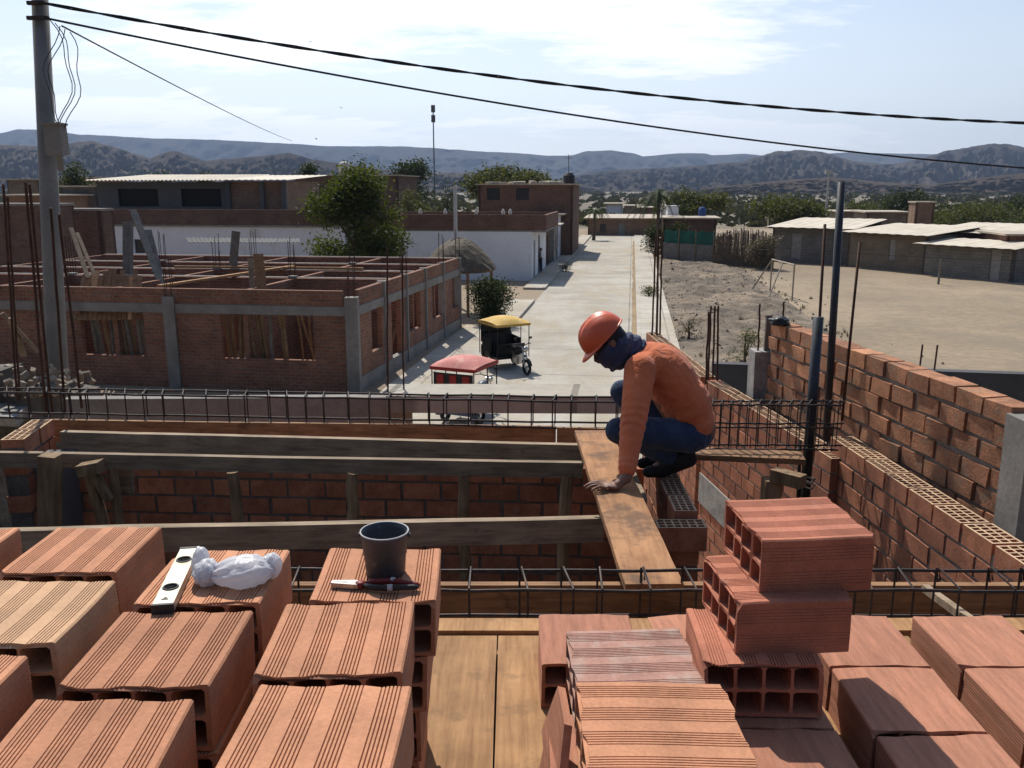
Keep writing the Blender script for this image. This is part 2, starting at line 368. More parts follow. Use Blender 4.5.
mb = MB(); rs = random.Random(13)                # dry weeds: nobody could count them
for i in range(420):
    u = 19 + 52 * rs.random(); v = rs.uniform(2.0, 8.8); p = UV2(u, v)
    if noise.noise(Vector((p.x * .3, p.y * .3, 9))) < -.02: continue
    s = rs.uniform(.08, .3); t0 = rs.random()
    for k in range(16):
        a = rs.uniform(0, 6.28); d = Vector((math.cos(a), math.sin(a), 0)); b = Vector((p.x, p.y, .03)) + d * s * .3 * rs.random(); h = s * rs.uniform(.5, 1.1); w_ = d.cross(Vector((0, 0, 1))) * s * .05
        mb.face((b - w_, b + w_, b + d * s * rs.uniform(.2, .7) + Vector((0, 0, h))), min(1, t0 * .6 + rs.random() * .4))
WEEDS = mb
mb = MB()                                       # sand washed along the kerb
for i in range(80):
    u0, u1 = 20 + i, 21 + i; f = lambda u: .20 + .12 * noise.noise(Vector((u * .31, 4, 0))) + .05 * noise.noise(Vector((u * 1.3, 1, 0)))
    mb.face((UV2(u0, .325, .014), UV2(u0, .325 - f(u0), .014), UV2(u1, .325 - f(u1), .014), UV2(u1, .325, .014)))
structure(mb.build('gutter_sand', mat('gutter_sand', (.30, .215, .125), .95, .25, .8, 6, .15, .3, .01)))
# hills: ridges with real depth, gullied flanks
def interp(pr, x):
    for (a, b), (c, d) in zip(pr, pr[1:]):
        if a <= x <= c: return b + (d - b) * (x - a) / (c - a)
    return pr[0][1] if x < pr[0][0] else pr[-1][1]
def ridge(name, prof, Y, depth, m, seed, rough=.2, step=4, gsc=1.0):
    mb = MB(); x0, x1 = prof[0][0], prof[-1][0]; n = int((x1 - x0) / step); rows = 44; vs = []; fs = []
    for i in range(n + 1):
        px = x0 + (x1 - x0) * i / n
        top = D(px, interp(prof, px), Y); hgt = max(2, top.z)
        d = Vector((top.x, top.y, 0)).normalized()
        for j in range(rows + 6):
            t = j / rows                          # 0 at the foot, 1 at the crest, beyond = back slope
            if t <= 1:
                r = -depth * (1 - t); z = hgt * (t ** 1.35)
            else:
                r = depth * .8 * (t - 1) * 4; z = hgt * (1 - (t - 1) * 4.2)
            p = Vector((top.x, top.y, 0)) + d * r
            s = gsc / depth * 9
            g = 1 - abs(noise.fractal(Vector((p.x * s, p.y * s * .35, seed)), .85, 2.15, 8)) * 2
            env = math.sin(min(1, t) * math.pi) * .9 + (.07 if t > .85 else 0)
            z += (g - .55) * rough * hgt * env
            if t < 1: p = p - d * (g - .5) * depth * .12 * env
            vs.append((p.x, p.y, max(-2, z) - 1))
    R_ = rows + 6
    for i in range(n):
        for j in range(R_ - 1):
            fs.append((i * R_ + j, i * R_ + j + 1, (i + 1) * R_ + j + 1, (i + 1) * R_ + j))
    mb.add(vs, fs); o = mb.build(name, m, smooth=True); return structure(o)
def hill_mat(name, a, b, veg, sc):
    m, nt, bs = new_mat(name); v = coords(nt, 'Object', (1, 1, 1), False)
    c = ramp(nt, noi(nt, v, sc, 8, .7), a, b, .35, .65)
    c = mixc(nt, c, veg, ramp(nt, noi(nt, v, sc * 16, 7, .8), (0,) * 3, (.25,) * 3, .42, .68))
    nt.links.new(c, bs.inputs['Base Color']); bs.inputs['Roughness'].default_value = 1; bs.inputs['Specular IOR Level'].default_value = 0
    return m
FAR = [(-260, 138), (-60, 134), (0, 133), (18, 129), (40, 129.5), (80, 134), (150, 138), (215, 139.5), (300, 144), (330, 146), (400, 146), (440, 148), (478, 151), (520, 153), (550, 155.5), (573, 155), (585, 151), (610, 150), (632, 152.5), (643, 156), (680, 153), (705, 153), (713, 155), (745, 153.5), (760, 155), (800, 154), (850, 152), (900, 153.5), (960, 154), (1080, 153), (1300, 150)]
MID = [(520, 186), (560, 178), (585, 173), (610, 170), (640, 168.5), (700, 165), (740, 161), (760, 156), (775, 151), (795, 149.5), (820, 151), (835, 155), (850, 160), (870, 163), (900, 163), (925, 157), (950, 149), (975, 146), (995, 142.5), (1010, 144), (1024, 147), (1090, 153), (1300, 150)]
LEFT = [(-260, 156), (-60, 150), (0, 144), (30, 145), (55, 146), (80, 141), (95, 140), (110, 145), (140, 155), (150, 158), (165, 152), (175, 150), (190, 156), (205, 160), (240, 157), (275, 154), (290, 152), (310, 158), (340, 163), (380, 168), (420, 172), (460, 172), (500, 174), (540, 180), (600, 187)]
LOW = [(700, 187), (740, 184), (775, 180), (800, 178), (830, 176), (880, 181), (930, 184), (980, 177), (1024, 172), (1080, 170), (1300, 172)]
ridge('hills', FAR, 4200, 1100, hill_mat('far_hill', (.045, .042, .04), (.07, .065, .06), (.032, .035, .03), .0012), 1.7, .11, 3)
ridge('hills', MID, 2100, 800, hill_mat('dark_hill', (.034, .030, .028), (.085, .072, .062), (.022, .023, .02), .002), 4.2, .34, 2, 2.4)
ridge('hills', LEFT, 1500, 450, hill_mat('grey_hill', (.05, .043, .038), (.115, .096, .08), (.03, .031, .026), .003), 8.8, .26, 2, 2.0)
ridge('hills', LOW, 1000, 280, hill_mat('brown_hill', (.045, .036, .03), (.09, .07, .056), (.028, .03, .024), .004), 2.4, .24, 3, 1.6)
# the scrubby plain between the town and the hills
M['scrub'] = mat('scrub_plain', (.20, .165, .12), .95, .35, .012, .15, .2, .3, .2, spot=((.055, .06, .038), .03, .5, .8))
structure(sheet([(-2500, 130), (2500, 130), (4500, 4000), (-4500, 4000)], .02, 'plain', M['scrub']))
rs = random.Random(21); mb = MB()
for i in range(1300):
    Y = 135 + 750 * rs.random() ** 1.7; x = rs.uniform(-.75, .78) * Y; s = rs.uniform(1.2, 3.6) * (1 + Y / 900); h = s * rs.uniform(.3, .7); t0 = rs.random() * .5
    for k in range(14):
        a = rs.uniform(0, 6.28); r = s * rs.random() ** .5; z = h * rs.uniform(.1, 1) * (1 - .5 * r / s); q = s * rs.uniform(.25, .5); b = rs.uniform(0, 6.28)
        c = Vector((x + math.cos(a) * r, Y + math.sin(a) * r, z)); d = Vector((math.cos(b), math.sin(b), rs.uniform(-.4, .4))) * q; u = Vector((rs.uniform(-.4, .4), rs.uniform(-.4, .4), 1)) * q * .6
        mb.face((c - d, c - u * .5, c + d * .9, c + u), min(1, t0 + rs.random() * .5))
FARTREES = mb
# the air
mb = MB(); mb.box((0, 2900, 190), (11000, 6600, 388))
hz = mb.build('haze', None); m = bpy.data.materials.new('haze_air'); m.use_nodes = True; n_ = m.node_tree
n_.nodes.remove(n_.nodes['Principled BSDF']); pv = n_.nodes.new('ShaderNodeVolumePrincipled')
pv.inputs['Color'].default_value = (.52, .69, 1, 1); pv.inputs['Density'].default_value = .00011; pv.inputs['Anisotropy'].default_value = .1
n_.links.new(pv.outputs[0], n_.nodes['Material Output'].inputs['Volume'])
hz.data.materials.clear(); hz.data.materials.append(m); hz['kind'] = 'stuff'

# ================================================================ trees
LEAF = {
    'bright': leaf_mat('bright_leaves', (.02, .036, .01), (.10, .12, .022), .35),
    'dark': leaf_mat('dark_leaves', (.018, .03, .013), (.06, .075, .026), .2),
    'olive': leaf_mat('olive_leaves', (.035, .045, .018), (.11, .115, .04), .3),
    'palm': leaf_mat('palm_leaves', (.03, .045, .015), (.1, .12, .04), .3),
    'dry': leaf_mat('dry_twigs', (.10, .08, .055), (.24, .2, .145), .1)}
LEAF['scrub'] = leaf_mat('grey_green_scrub', (.035, .038, .024), (.10, .095, .06), .15)
tag(FARTREES.build('far_trees', LEAF['scrub']), 'dark scrub and trees scattered over the plain in front of the hills', 'scrub', kind='stuff')
tag(WEEDS.build('dry_weeds', LEAF['dry']), 'dry straw coloured weeds scattered over the earth verge', 'weeds', kind='stuff')
M['bark'] = mat('bark', (.13, .1, .075), .95, .3, 4, 30, .2, .7, .02)
def leaves(mb, blobs, n, size, rs, flat=.6):
    tot = sum(b[1][0] * b[1][1] * b[1][2] for b in blobs)
    for c, r in blobs:
        c = Vector(c); k = max(6, int(n * r[0] * r[1] * r[2] / tot)); clump = Vector((0, 0, 0)); ct = .5
        for i in range(k):
            if i % 9 == 0:                       # leaves grow in sprays
                d = Vector((rs.gauss(0, 1), rs.gauss(0, 1), rs.gauss(0, 1))).normalized() * (rs.random() ** .38) * rs.uniform(.75, 1.12)
                clump = c + Vector((d.x * r[0], d.y * r[1], d.z * r[2])); ct = rs.random()
            s = size * rs.uniform(.6, 1.35)
            p = clump + Vector((rs.gauss(0, 1), rs.gauss(0, 1), rs.gauss(0, .8))) * size * 1.5
            a = Vector((rs.gauss(0, 1), rs.gauss(0, 1), rs.gauss(0, flat))).normalized(); b = a.orthogonal().normalized()
            b = (Quaternion(a, rs.uniform(0, 6.28)) @ b) * s * .55; a = a * s
            mb.face((p - a * .5, p + b * .5, p + a * .55, p - b * .5), min(1, max(0, ct * .6 + rs.random() * .4)))
def tree(name, px, Y, top, width, kind, label, seed, n=2600, leaf=.22, shape='round', base_z=0, group=None, cat='tree', trunk_r=None, low=.3):
    rs = random.Random(seed); n = int(n * 1.7); leaf *= 1.18; width *= 1.15
    b = D(px, (top + 205) / 2 if Y > 45 else 300, Y); s = Y / (F * cP * .97)
    zt = D(px, top, Y).z; wd = width * s; h = zt - base_z; o = Vector((b.x, Y, base_z))
    root = empty(name, o); tag(root, label, cat, group)
    blobs = []
    if shape == 'round':
        for i in range(22):
            a = rs.uniform(0, 6.28); z = h * rs.uniform(low + .12, .9); r = rs.uniform(.08, .40) * wd * (1.1 - .75 * max(0, z / h - .5) * 2)
            q = wd * rs.uniform(.10, .20)
            blobs.append(((math.cos(a) * r, math.sin(a) * r, z), (q, q, min(q * .9, (h - z) * .95 + .1))))
        blobs.append(((wd * .04, 0, h * .82), (wd * .15, wd * .15, h * .17)))
    elif shape == 'flat':
        for i in range(9):
            a = rs.uniform(0, 6.28); r = rs.uniform(.05, .36) * wd; z = h * (rs.uniform(.66, .86) - .2 * r / wd); q = wd * rs.uniform(.14, .22)
            blobs.append(((math.cos(a) * r, math.sin(a) * r, z), (q, q, min(q * .55, h - z))))
    elif shape == 'cone':
        for i in range(8):
            t = i / 7; q = wd * .5 * (1.02 - t) + .12 * wd
            blobs.append(((rs.uniform(-.1, .1) * wd, rs.uniform(-.1, .1) * wd, h * (low + (1 - low) * t * .93)), (q, q, h * .11)))
    else:                                        # bush, leaves to the ground
        for i in range(10):
            a = rs.uniform(0, 6.28); r = rs.uniform(.0, .33) * wd; z = h * rs.uniform(.15, .72); q = wd * rs.uniform(.16, .28)
            blobs.append(((math.cos(a) * r, math.sin(a) * r, z), (q, q, min(q, h - z))))
    tb = MB(); tr = trunk_r or wd * .035; hh = h * (.55 if shape != 'bush' else .3)
    tb.tube([(0, 0, -.1), (tr * .6, 0, hh * .4), (0, tr * .8, hh), (0, 0, h * .72)], [tr * 1.3, tr, tr * .75, tr * .2], 7)
    for c, r in blobs[:7]:
        st = Vector((0, 0, hh * rs.uniform(.5, 1.0))); c = Vector(c)
        tb.tube([st, st.lerp(c, .55) + Vector((0, 0, -.1 * tr)), c], [tr * .55, tr * .35, tr * .1], 5)
    tb.build('trunk', M['bark'], root)
    lb = MB(); leaves(lb, blobs, n, leaf, rs); lb.build('crown', LEAF[kind], root)
    return root
tree('leafy_tree', 354, 49, 169, 92, 'bright', 'large leafy bright green tree standing before the white brick-topped house', 5, 14000, .17, low=.05)
tree('acacia_tree', 515, 98, 163, 82, 'olive', 'broad flat-crowned tree rising behind the brick house by the street', 2, 9000, .3, 'flat', group=None)
tree('dense_tree', 413, 104, 161, 50, 'dark', 'tall dark rounded tree between the radio mast and the brick block', 3, 3600, .26, low=.1)
tree('pine_tree', 366, 108, 154, 24, 'dark', 'slim pointed dark tree just right of the roof water tank', 4, 1700, .24, 'cone', low=.2)
tree('garden_tree', 308, 112, 160, 26, 'dark', 'small dark tree over the roof just left of the roof water tank', 5, 1700, .24, low=.2)
tree('pine_tree', 447, 92, 181, 26, 'dark', 'short dark pointed tree right of the radio mast foot', 6, 1700, .2, 'cone', low=.1)
tree('garden_tree', 412, 74, 188, 48, 'olive', 'low olive green tree behind the brick parapet right of the big leafy tree', 7, 2400, .16, low=.15)
tree('garden_tree', 74, 78, 161, 46, 'dark', 'dark bushy tree seen just right of the concrete utility pole', 8, 2800, .2, low=.1)
tree('roadside_bush', 161, 115, 165, 30, 'dark', 'dark bush peeping over the left end of the corrugated roof', 9, 900, .26, 'bush', base_z=4)
tree('roadside_bush', 204, 115, 166, 26, 'dark', 'dark bush peeping over the middle of the corrugated roof', 10, 900, .26, 'bush', base_z=4)
tree('acacia_tree', 697, 88, 184, 52, 'olive', 'spreading green tree behind the house with the green net fence', 11, 3400, .22, 'flat')
tree('acacia_tree', 785, 80, 192, 72, 'olive', 'wide green tree overhanging the pale shed roof beside the field', 12, 5200, .22, 'flat')
tree('dense_tree', 905, 116, 191, 58, 'dark', 'tall dark green tree behind the square brick tower', 13, 3000, .28, low=.15)
tree('dense_tree', 985, 96, 204, 92, 'olive', 'broad green tree behind the sheds at the right edge', 14, 4600, .24, low=.1)
tree('dense_tree', 955, 125, 205, 50, 'dark', 'dark tree filling the gap between the brick tower and the broad right tree', 15, 2200, .28, low=.1)
tree('dense_tree', 868, 140, 203, 60, 'olive', 'hazy green tree left of the square brick tower', 16, 2400, .32, low=.1)
tree('dense_tree', 1022, 112, 196, 50, 'dark', 'dark tree cut by the right picture edge', 19, 2200, .28, low=.1)
tree('roadside_bush', 489, 37.6, 273, 46, 'dark', 'dense round dark green bush at the far corner of the unfinished brick house', 20, 5600, .085, 'bush', cat='bush')
tree('roadside_bush', 657, 80, 224, 30, 'dark', 'dark green bush at the far end of the right pavement', 21, 1800, .15, 'bush', cat='bush')
tree('roadside_bush', 679, 74, 222, 18, 'olive', 'light green banana-like bush above the green net', 22, 700, .17, 'bush', cat='bush', base_z=1.2)
tree('dry_bush', 764, 64, 226, 30, 'dry', 'leafless grey brown bush heaped against the bamboo fence', 23, 2200, .12, 'bush', cat='bush')
tree('dry_bush', 728, 69.5, 228, 26, 'dry', 'pile of dry grey branches lying over the bamboo fence', 24, 1500, .12, 'bush', cat='bush')
tree('dry_bush', 690, 33.5, 311, 30, 'dry', 'small dry straw coloured weed clump on the verge', 25, 500, .05, 'bush', cat='bush', base_z=.1)
tree('dry_bush', 748, 27.5, 318, 34, 'olive', 'low grey green weed clump on the verge near the brick wall end', 26, 700, .045, 'bush', cat='bush', base_z=.1)
tree('roadside_bush', 650, 47, 286, 22, 'olive', 'small green weed growing at the edge of the right pavement', 27, 500, .06, 'bush', cat='bush', base_z=.1)
tree('roadside_bush', 566, 62, 258, 12, 'dark', 'small potted green plant on the left pavement by the doorways', 28, 300, .07, 'bush', cat='bush', base_z=.12)
def palm(px, Y, top, spread, label, seed):
    rs = random.Random(seed); zt = D(px, top, Y).z; x = X(px, Y, top + 12); s = Y / F
    root = empty('palm_tree', (x, Y, 0)); tag(root, label, 'palm')
    h = zt - spread * s * .3; tb = MB(); tb.tube([(0, 0, -.1), (.1, 0, h * .5), (.05, 0, h)], [.22, .15, .13], 8); tb.build('trunk', M['bark'], root)
    lb = MB()
    for k in range(15):
        a = rs.uniform(0, 6.28); L = spread * s * rs.uniform(.75, 1.05); up = rs.uniform(.1, 1.1); p = Vector((.05, 0, h)); prev = p
        for i in range(1, 10):
            t = i / 9; q = p + Vector((math.cos(a) * L * t, math.sin(a) * L * t, L * (up * t - (1.0 + .4 * up) * t * t)))
            d = (q - prev).normalized(); sx = d.cross(Vector((0, 0, 1))).normalized()
            for sg in (-1, 1):
                for kk in range(3):
                    b0 = prev.lerp(q, kk / 3); e = b0 + sx * sg * L * .2 * (1 - t * .6) + d * L * .1 + Vector((0, 0, -L * .09))
                    lb.face((b0 - d * L * .02, b0 + d * L * .04, e), rs.random())
            prev = q
    lb.build('crown', LEAF['dark'], root)
palm(658, 76, 185, 30, 'tall palm with drooping fronds at the far end of the right pavement', 3)
palm(594, 100, 206, 15, 'short palm at the far end of the street by the brick house corner', 4)
# ================================================================ buildings
def frame(A, B):
    A = Vector((A[0], A[1], 0)); B = Vector((B[0], B[1], 0)); d = (B - A); L = d.length; d /= L
    return A, d, Vector((d.y, -d.x, 0)), L        # n points to the right of A->B
def at_wall(A, d, px, py):                       # where the sight line through (px,py) meets the wall: (s, z)
    r = ray(px, py); den = r[0] * d.y - r[1] * d.x
    t = (A[0] * d.y - A[1] * d.x) / den
    x, y = r[0] * t, r[1] * t
    return (x - A[0]) * d.x + (y - A[1]) * d.y, EYE + r[2] * t
def wall(mb, A, B, z0, z1, th, ops=(), zb=None, mi=0):
    """wall from A to B, th thick towards its right side; openings (s0,s1,za,zb) are real holes with reveals"""
    A, d, n, L = frame(A, B)
    ss = sorted({0, L, *[min(L, max(0, o[0])) for o in ops], *[min(L, max(0, o[1])) for o in ops]})
    zs = sorted({z0, z1, *[o[2] for o in ops if z0 < o[2] < z1], *[o[3] for o in ops if z0 < o[3] < z1]})
    def solid(i, j):
        if i < 0 or j < 0 or i >= len(ss) - 1 or j >= len(zs) - 1: return False
        s = (ss[i] + ss[i + 1]) / 2; z = (zs[j] + zs[j + 1]) / 2
        return not any(o[0] < s < o[1] and o[2] < z < o[3] for o in ops)
    pt = lambda s, z, o: A + d * s + n * o + Vector((0, 0, z))
    for i in range(len(ss) - 1):
        for j in range(len(zs) - 1):
            if not solid(i, j): continue
            a, b, c, e = ss[i], ss[i + 1], zs[j], zs[j + 1]
            u4 = [(a, c), (b, c), (b, e), (a, e)]
            mb.face((pt(b, c, 0), pt(a, c, 0), pt(a, e, 0), pt(b, e, 0)), .5, [(b, c), (a, c), (a, e), (b, e)], mi)
            mb.face((pt(a, c, th), pt(b, c, th), pt(b, e, th), pt(a, e, th)), .5, u4, mi)
            if not solid(i - 1, j): mb.face((pt(a, c, 0), pt(a, c, th), pt(a, e, th), pt(a, e, 0)), .5, [(0, c), (th, c), (th, e), (0, e)], mi)
            if not solid(i + 1, j): mb.face((pt(b, c, th), pt(b, c, 0), pt(b, e, 0), pt(b, e, th)), .5, [(0, c), (th, c), (th, e), (0, e)], mi)
            if not solid(i, j + 1): mb.face((pt(a, e, 0), pt(a, e, th), pt(b, e, th), pt(b, e, 0)), .5, [(a, 0), (a, th), (b, th), (b, 0)], mi)
            if not solid(i, j - 1): mb.face((pt(a, c, th), pt(a, c, 0), pt(b, c, 0), pt(b, c, th)), .5, [(a, th), (a, 0), (b, 0), (b, th)], mi)
M['bw_red'] = brick_mat('red_brickwork', (.36, .15, .085), (.265, .108, .064), (.26, .225, .19), stain=.45)
M['bw_brown'] = brick_mat('brown_brickwork', (.24, .115, .075), (.175, .085, .058), (.19, .165, .14))
M['bw_dark'] = brick_mat('dark_brickwork', (.21, .115, .085), (.15, .085, .065), (.17, .15, .135))
M['bw_tan'] = brick_mat('tan_brickwork', (.36, .215, .14), (.29, .165, .105), (.28, .235, .19))
M['adobe'] = brick_mat('adobe_brickwork', (.27, .22, .165), (.22, .175, .135), (.2, .17, .14), .4, .16, .02)
M['block'] = brick_mat('grey_blockwork', (.24, .225, .205), (.2, .19, .175), (.16, .15, .14), .4, .2, .015)
M['rubble_wall'] = mat('rubble_wall', (.17, .15, .13), .95, .35, 1.5, 14, .2, .9, .02, spot=((.08, .07, .06), 2.5, .5, .7))
M['white'] = mat('white_limewash', (.84, .85, .88), .9, .08, .5, 12, .06, .2, .003, spot=((.5, .46, .4), .5, .56, .5))
M['grey_wall'] = mat('dark_grey_cement_wall', (.135, .135, .135), .92, .15, .6, 10, .1, .2, .003)
M['roof_sheet'] = mat('pale_roof_sheet', (.60, .53, .42), .7, .14, .7, 12, .1, .2, .004, spot=((.4, .33, .25), .9, .56, .5))
M['roof_flat'] = mat('dusty_flat_roof', (.48, .41, .325), .9, .2, .8, 8, .1, .2, .004, spot=((.3, .25, .2), .7, .55, .5))
M['door_wood'] = mat('dark_door_wood', (.11, .06, .038), .7, .2, 3, 30, .1, .2, .002)
M['door_grey'] = mat('weathered_door', (.3, .285, .27), .8, .2, 3, 30, .1, .2, .002)
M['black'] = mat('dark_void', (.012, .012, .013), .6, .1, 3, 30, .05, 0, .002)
M['glass_dark'] = mat('dark_window', (.02, .022, .026), .25, .1, 3, 30, .05, 0, .002, spec=.5)
M['net'] = mat('green_shade_net', (.02, .115, .085), .85, .2, 1.5, 40, .15, .3, .004)
M['bamboo'] = wood_mat('bamboo_cane', (.23, .18, .13), (.11, .085, .06), (6, 6, .6))
M['thatch'] = wood_mat('thatch', (.20, .16, .115), (.09, .072, .052), (5, 5, 1.2))
M['metal_grey'] = mat('grey_painted_steel', (.45, .46, .46), .5, .1, 3, 40, .05, .1, .001)
M['tank'] = mat('pale_water_tank', (.55, .5, .44), .6, .1, 3, 40, .05, .1, .001)
M['tank_dark'] = mat('black_water_tank', (.025, .025, .028), .5, .1, 3, 40, .05, .1, .001)
M['blue'] = mat('blue_plastic', (.03, .08, .24), .5, .1, 3, 40, .05, .1, .001)

# ---- the big unfinished brick house on the left --------------------------------
C0 = H(358, 393, EYE)                             # street corner
fd = Vector((-math.cos(ROAD), math.sin(ROAD), 0)); sdv = Vector((math.sin(R(10.6)), math.cos(R(10.6)), 0)); sL = 12.3
HT = 2.95
hs = empty('brick_house', (C0.x, C0.y, 0)); tag(hs, 'large unfinished roofless red brick house with grey concrete columns and open windows', 'house')
def hp(a, b, z=0): return C0 + fd * a + sdv * b + Vector((0, 0, z))     # a: left along the front, b: back along the side
def hbuild(mb, name, m): return _local(mb, name, m, hs)
def _local(mb, name, m, root, smooth=False):
    o = root.location; mb.v = [(x - o[0], y - o[1], z - o[2]) for x, y, z in mb.v]; return mb.build(name, m, root, smooth)
def hw(px, py, A=C0, d=fd): return at_wall(A, d, px, py)
fops = []
for xa, xb in ((220, 313), (80, 143)):
    s1, zt = hw(xa, 317); s0, zb = hw(xb, 317); fops.append((s0, s1, .92, 2.24))
s_c0, _ = hw(350, 340); s_c1, _ = hw(366, 340)
fL = 16.0
mb = MB(); wall(mb, hp(0, 0), hp(fL, 0), 0, 2.24, .15, fops); hbuild(mb, 'front_wall', M['bw_red'])
mb = MB(); wall(mb, hp(.36, 0), hp(fL, 0), 2.5, HT, .15); hbuild(mb, 'parapet', M['bw_red'])
mb = MB(); a, b = hp(fL, -.012, 2.37), hp(0.02, -.012, 2.37); n = Vector((sdv.x, sdv.y, 0)) * .07; mb.bar(a + n, b + n, .18, .26); hbuild(mb, 'lintel_beam', M['concrete'])
sops = []
for xa, xb, ya, yb in ((371, 383, 308, 352), (405, 421, 290, 331), (432, 444, 282, 315), (452, 462, 272, 304)):
    s0, z1 = hw(xa, ya, C0, sdv); s1, z0 = hw(xb, (yb), C0, sdv); sops.append((s0, s1, .95, 2.24))
s0, _ = hw(392, 330, C0, sdv); s1, _ = hw(401, 330, C0, sdv); sops.append((s0, s1, 0.1, 2.24))
mb = MB(); wall(mb, hp(0, sL), hp(0, .0), 0, 2.24, .15, [(sL - o[1], sL - o[0], o[2], o[3]) for o in sops]); hbuild(mb, 'side_wall', M['bw_red'])
mb = MB(); wall(mb, hp(0, sL), hp(0, .36), 2.5, HT, .15); hbuild(mb, 'parapet', M['bw_red'])
mb = MB(); mb.bar(hp(-.01, .0, 2.37) + fd * .075, hp(-.01, sL + .02, 2.37) + fd * .075, .185, .26); hbuild(mb, 'lintel_beam', M['concrete'])
mb = MB(); mb.bar(hp(-.02, 0, .2) + fd * .09, hp(-.02, sL + .02, .2) + fd * .09, .2, .42); hbuild(mb, 'plinth', M['concrete'])
def hcol(a, b, ztop, wd=.3, bars=True):
    mb = MB(); c = hp(a, b); mb.bar(c, c + Vector((0, 0, ztop)), wd, wd, segs=5, j=.006); hbuild(mb, 'column', M['concrete'])
    if bars:
        for k in range(4):
            p = c + Vector(((-1) ** k * .09, (-1) ** (k // 2) * .09, ztop - .05)); q = MB(); l = random.uniform(.8, 1.3)
            q.tube([p, p + Vector((random.uniform(-.04, .04), random.uniform(-.04, .04), l))], .012, 5); hbuild(q, 'starter_bar', M['rust'])
hcol(.1, .05, 2.78, .36)
hcol(hw(172, 340)[0], .06, 2.72, .34)
for k in (2.6, 4.9, 7.2, 9.7): hcol(.08, k, 2.98, .26, k in (4.9, 9.7))
hcol(.08, sL, HT, .28)
# rooms behind
for b in (3.6, 6.2, 9.0, sL):
    mb = MB(); zt = HT - .02; wall(mb, hp(fL, b), hp(.15, b), 0, zt, .15, [(4.2, 5.1, 0, 2.1), (10.5, 11.4, 0, 2.1)] if b < sL else ()); hbuild(mb, 'inner_wall', M['bw_red'])
    mb = MB(); mb.bar(hp(fL, b + .075, zt + .012), hp(.15, b + .075, zt + .012), .16, .02); hbuild(mb, 'mortar_cap', M['plaster_smear'])
for a in (3.3, 7.4, 11.2, fL):
    mb = MB(); wall(mb, hp(a, sL), hp(a, .16), 0, HT - .04, .15, [(2.0, 2.9, 0, 2.1), (7, 7.9, 0, 2.1)]); hbuild(mb, 'inner_wall', M['bw_red'])
for a, b in ((3.4, 3.6), (7.4, 6.2), (11.2, 3.6), (7.4, 9.0), (3.4, 9.0), (11.2, 9.0)): hcol(a, b, 3.0, .26)
# timber kept inside: props leaning in the openings
rs = random.Random(11); gi = 0
pole_label = 'peeled wooden prop leaning inside a window opening of the unfinished house'
proto = None
def lean_pole(a, b, z0, a2, b2, z2, r, m='post'):
    mb = MB(); p, q = hp(a, b, z0), hp(a2, b2, z2); k = 5
    pts = [p.lerp(q, i / k) + Vector((rs.uniform(-.02, .02), rs.uniform(-.02, .02), 0)) for i in range(k + 1)]
    mb.tube(pts, [r * rs.uniform(.85, 1.1) for _ in pts], 7)
    one(mb, 'wooden_prop', M[m], pole_label, 'prop', 'wooden props leaning inside the unfinished house')
for o in fops:
    n_p = 10 if o is fops[0] else 12
    for i in range(n_p):
        a = o[1] - (o[1] - o[0]) * (i + .4) / n_p * (.66 if o is fops[0] else .9) - .02
        if o is not fops[0]: a = o[0] + (o[1] - o[0]) * (i + .4) / n_p
        lean_pole(a + rs.uniform(-.12, .12), rs.uniform(.35, .6), .05, a + rs.uniform(-.12, .2), rs.uniform(.2, .28), rs.uniform(2.5, 2.9), rs.uniform(.045, .075), rs.choice(('post', 'post', 'post_grey')))
for a, dx in ((fops[0][0] + .75, .02), (fops[0][0] + .45, .03), (fops[0][0] + .25, -.5)): lean_pole(a, 1.0, .05, a - dx, .6, 2.6, .035)
for i, o in enumerate(sops[:4]):
    mb = MB(); mb.bar(hp(.7, o[0] + .2, .1), hp(.4, o[1] - .1, 2.6), .12, .04)
    one(mb, 'leaning_board', M['board_brown'], 'brown board leaning inside the %s side window of the unfinished house' % ('nearest', 'second nearest', 'third nearest', 'farthest')[i], 'board')
# boards standing up and lying over the walls
def plank_at(p, q, wd, th, m, label, name='loose_plank'):
    mb = MB(); mb.bar(p, q, wd, th); return one(mb, name, M[m], label, 'plank')
def hz(px, py, Y): return D(px, py, Y)
plank_at(hz(133, 210, 29.3), hz(163, 288, 28.0), .22, .05, 'post_grey', 'long grey plank leaning steeply across the unfinished house near its middle column')
plank_at(hz(147, 230, 31), hz(160, 280, 30.4), .3, .05, 'post_grey', 'broad grey board leaning beside the long steep plank')
plank_at(hz(71, 228, 27.5), hz(88, 278, 26.5), .12, .06, 'board', 'left of two pale planks leaning on the unfinished house behind the utility pole')
plank_at(hz(77, 233, 27.8), hz(95, 276, 26.9), .1, .06, 'board', 'right of two pale planks leaning on the unfinished house behind the utility pole')
plank_at(hz(236, 231, 32), hz(232, 280, 32), .3, .04, 'post_grey', 'upright grey board standing among the roofless rooms')
plank_at(hz(258, 254, 26.2), hz(262, 292, 25.8), .3, .04, 'board_brown', 'upright brown board at the middle of the house front wall top')
plank_at(hz(250, 258, 26.4), hz(253, 290, 25.9), .16, .04, 'board', 'narrow upright board just left of the brown one on the front wall top')
plank_at(hp(6.0, .2, HT + .04), hz(294, 266, 32), .14, .07, 'plank', 'long pale beam laid diagonally over the roofless rooms')
plank_at(hz(128, 222, 30.5), hz(128, 288, 30), .26, .26, 'post_grey', 'thick grey post standing left of the steep plank in the unfinished house', 'timber_post')
plank_at(hp(2, 6.3, HT + .06), hp(9, 6.1, HT + .06), .1, .08, 'plank', 'pale beam lying along an inner wall top of the unfinished house')
mb = MB()
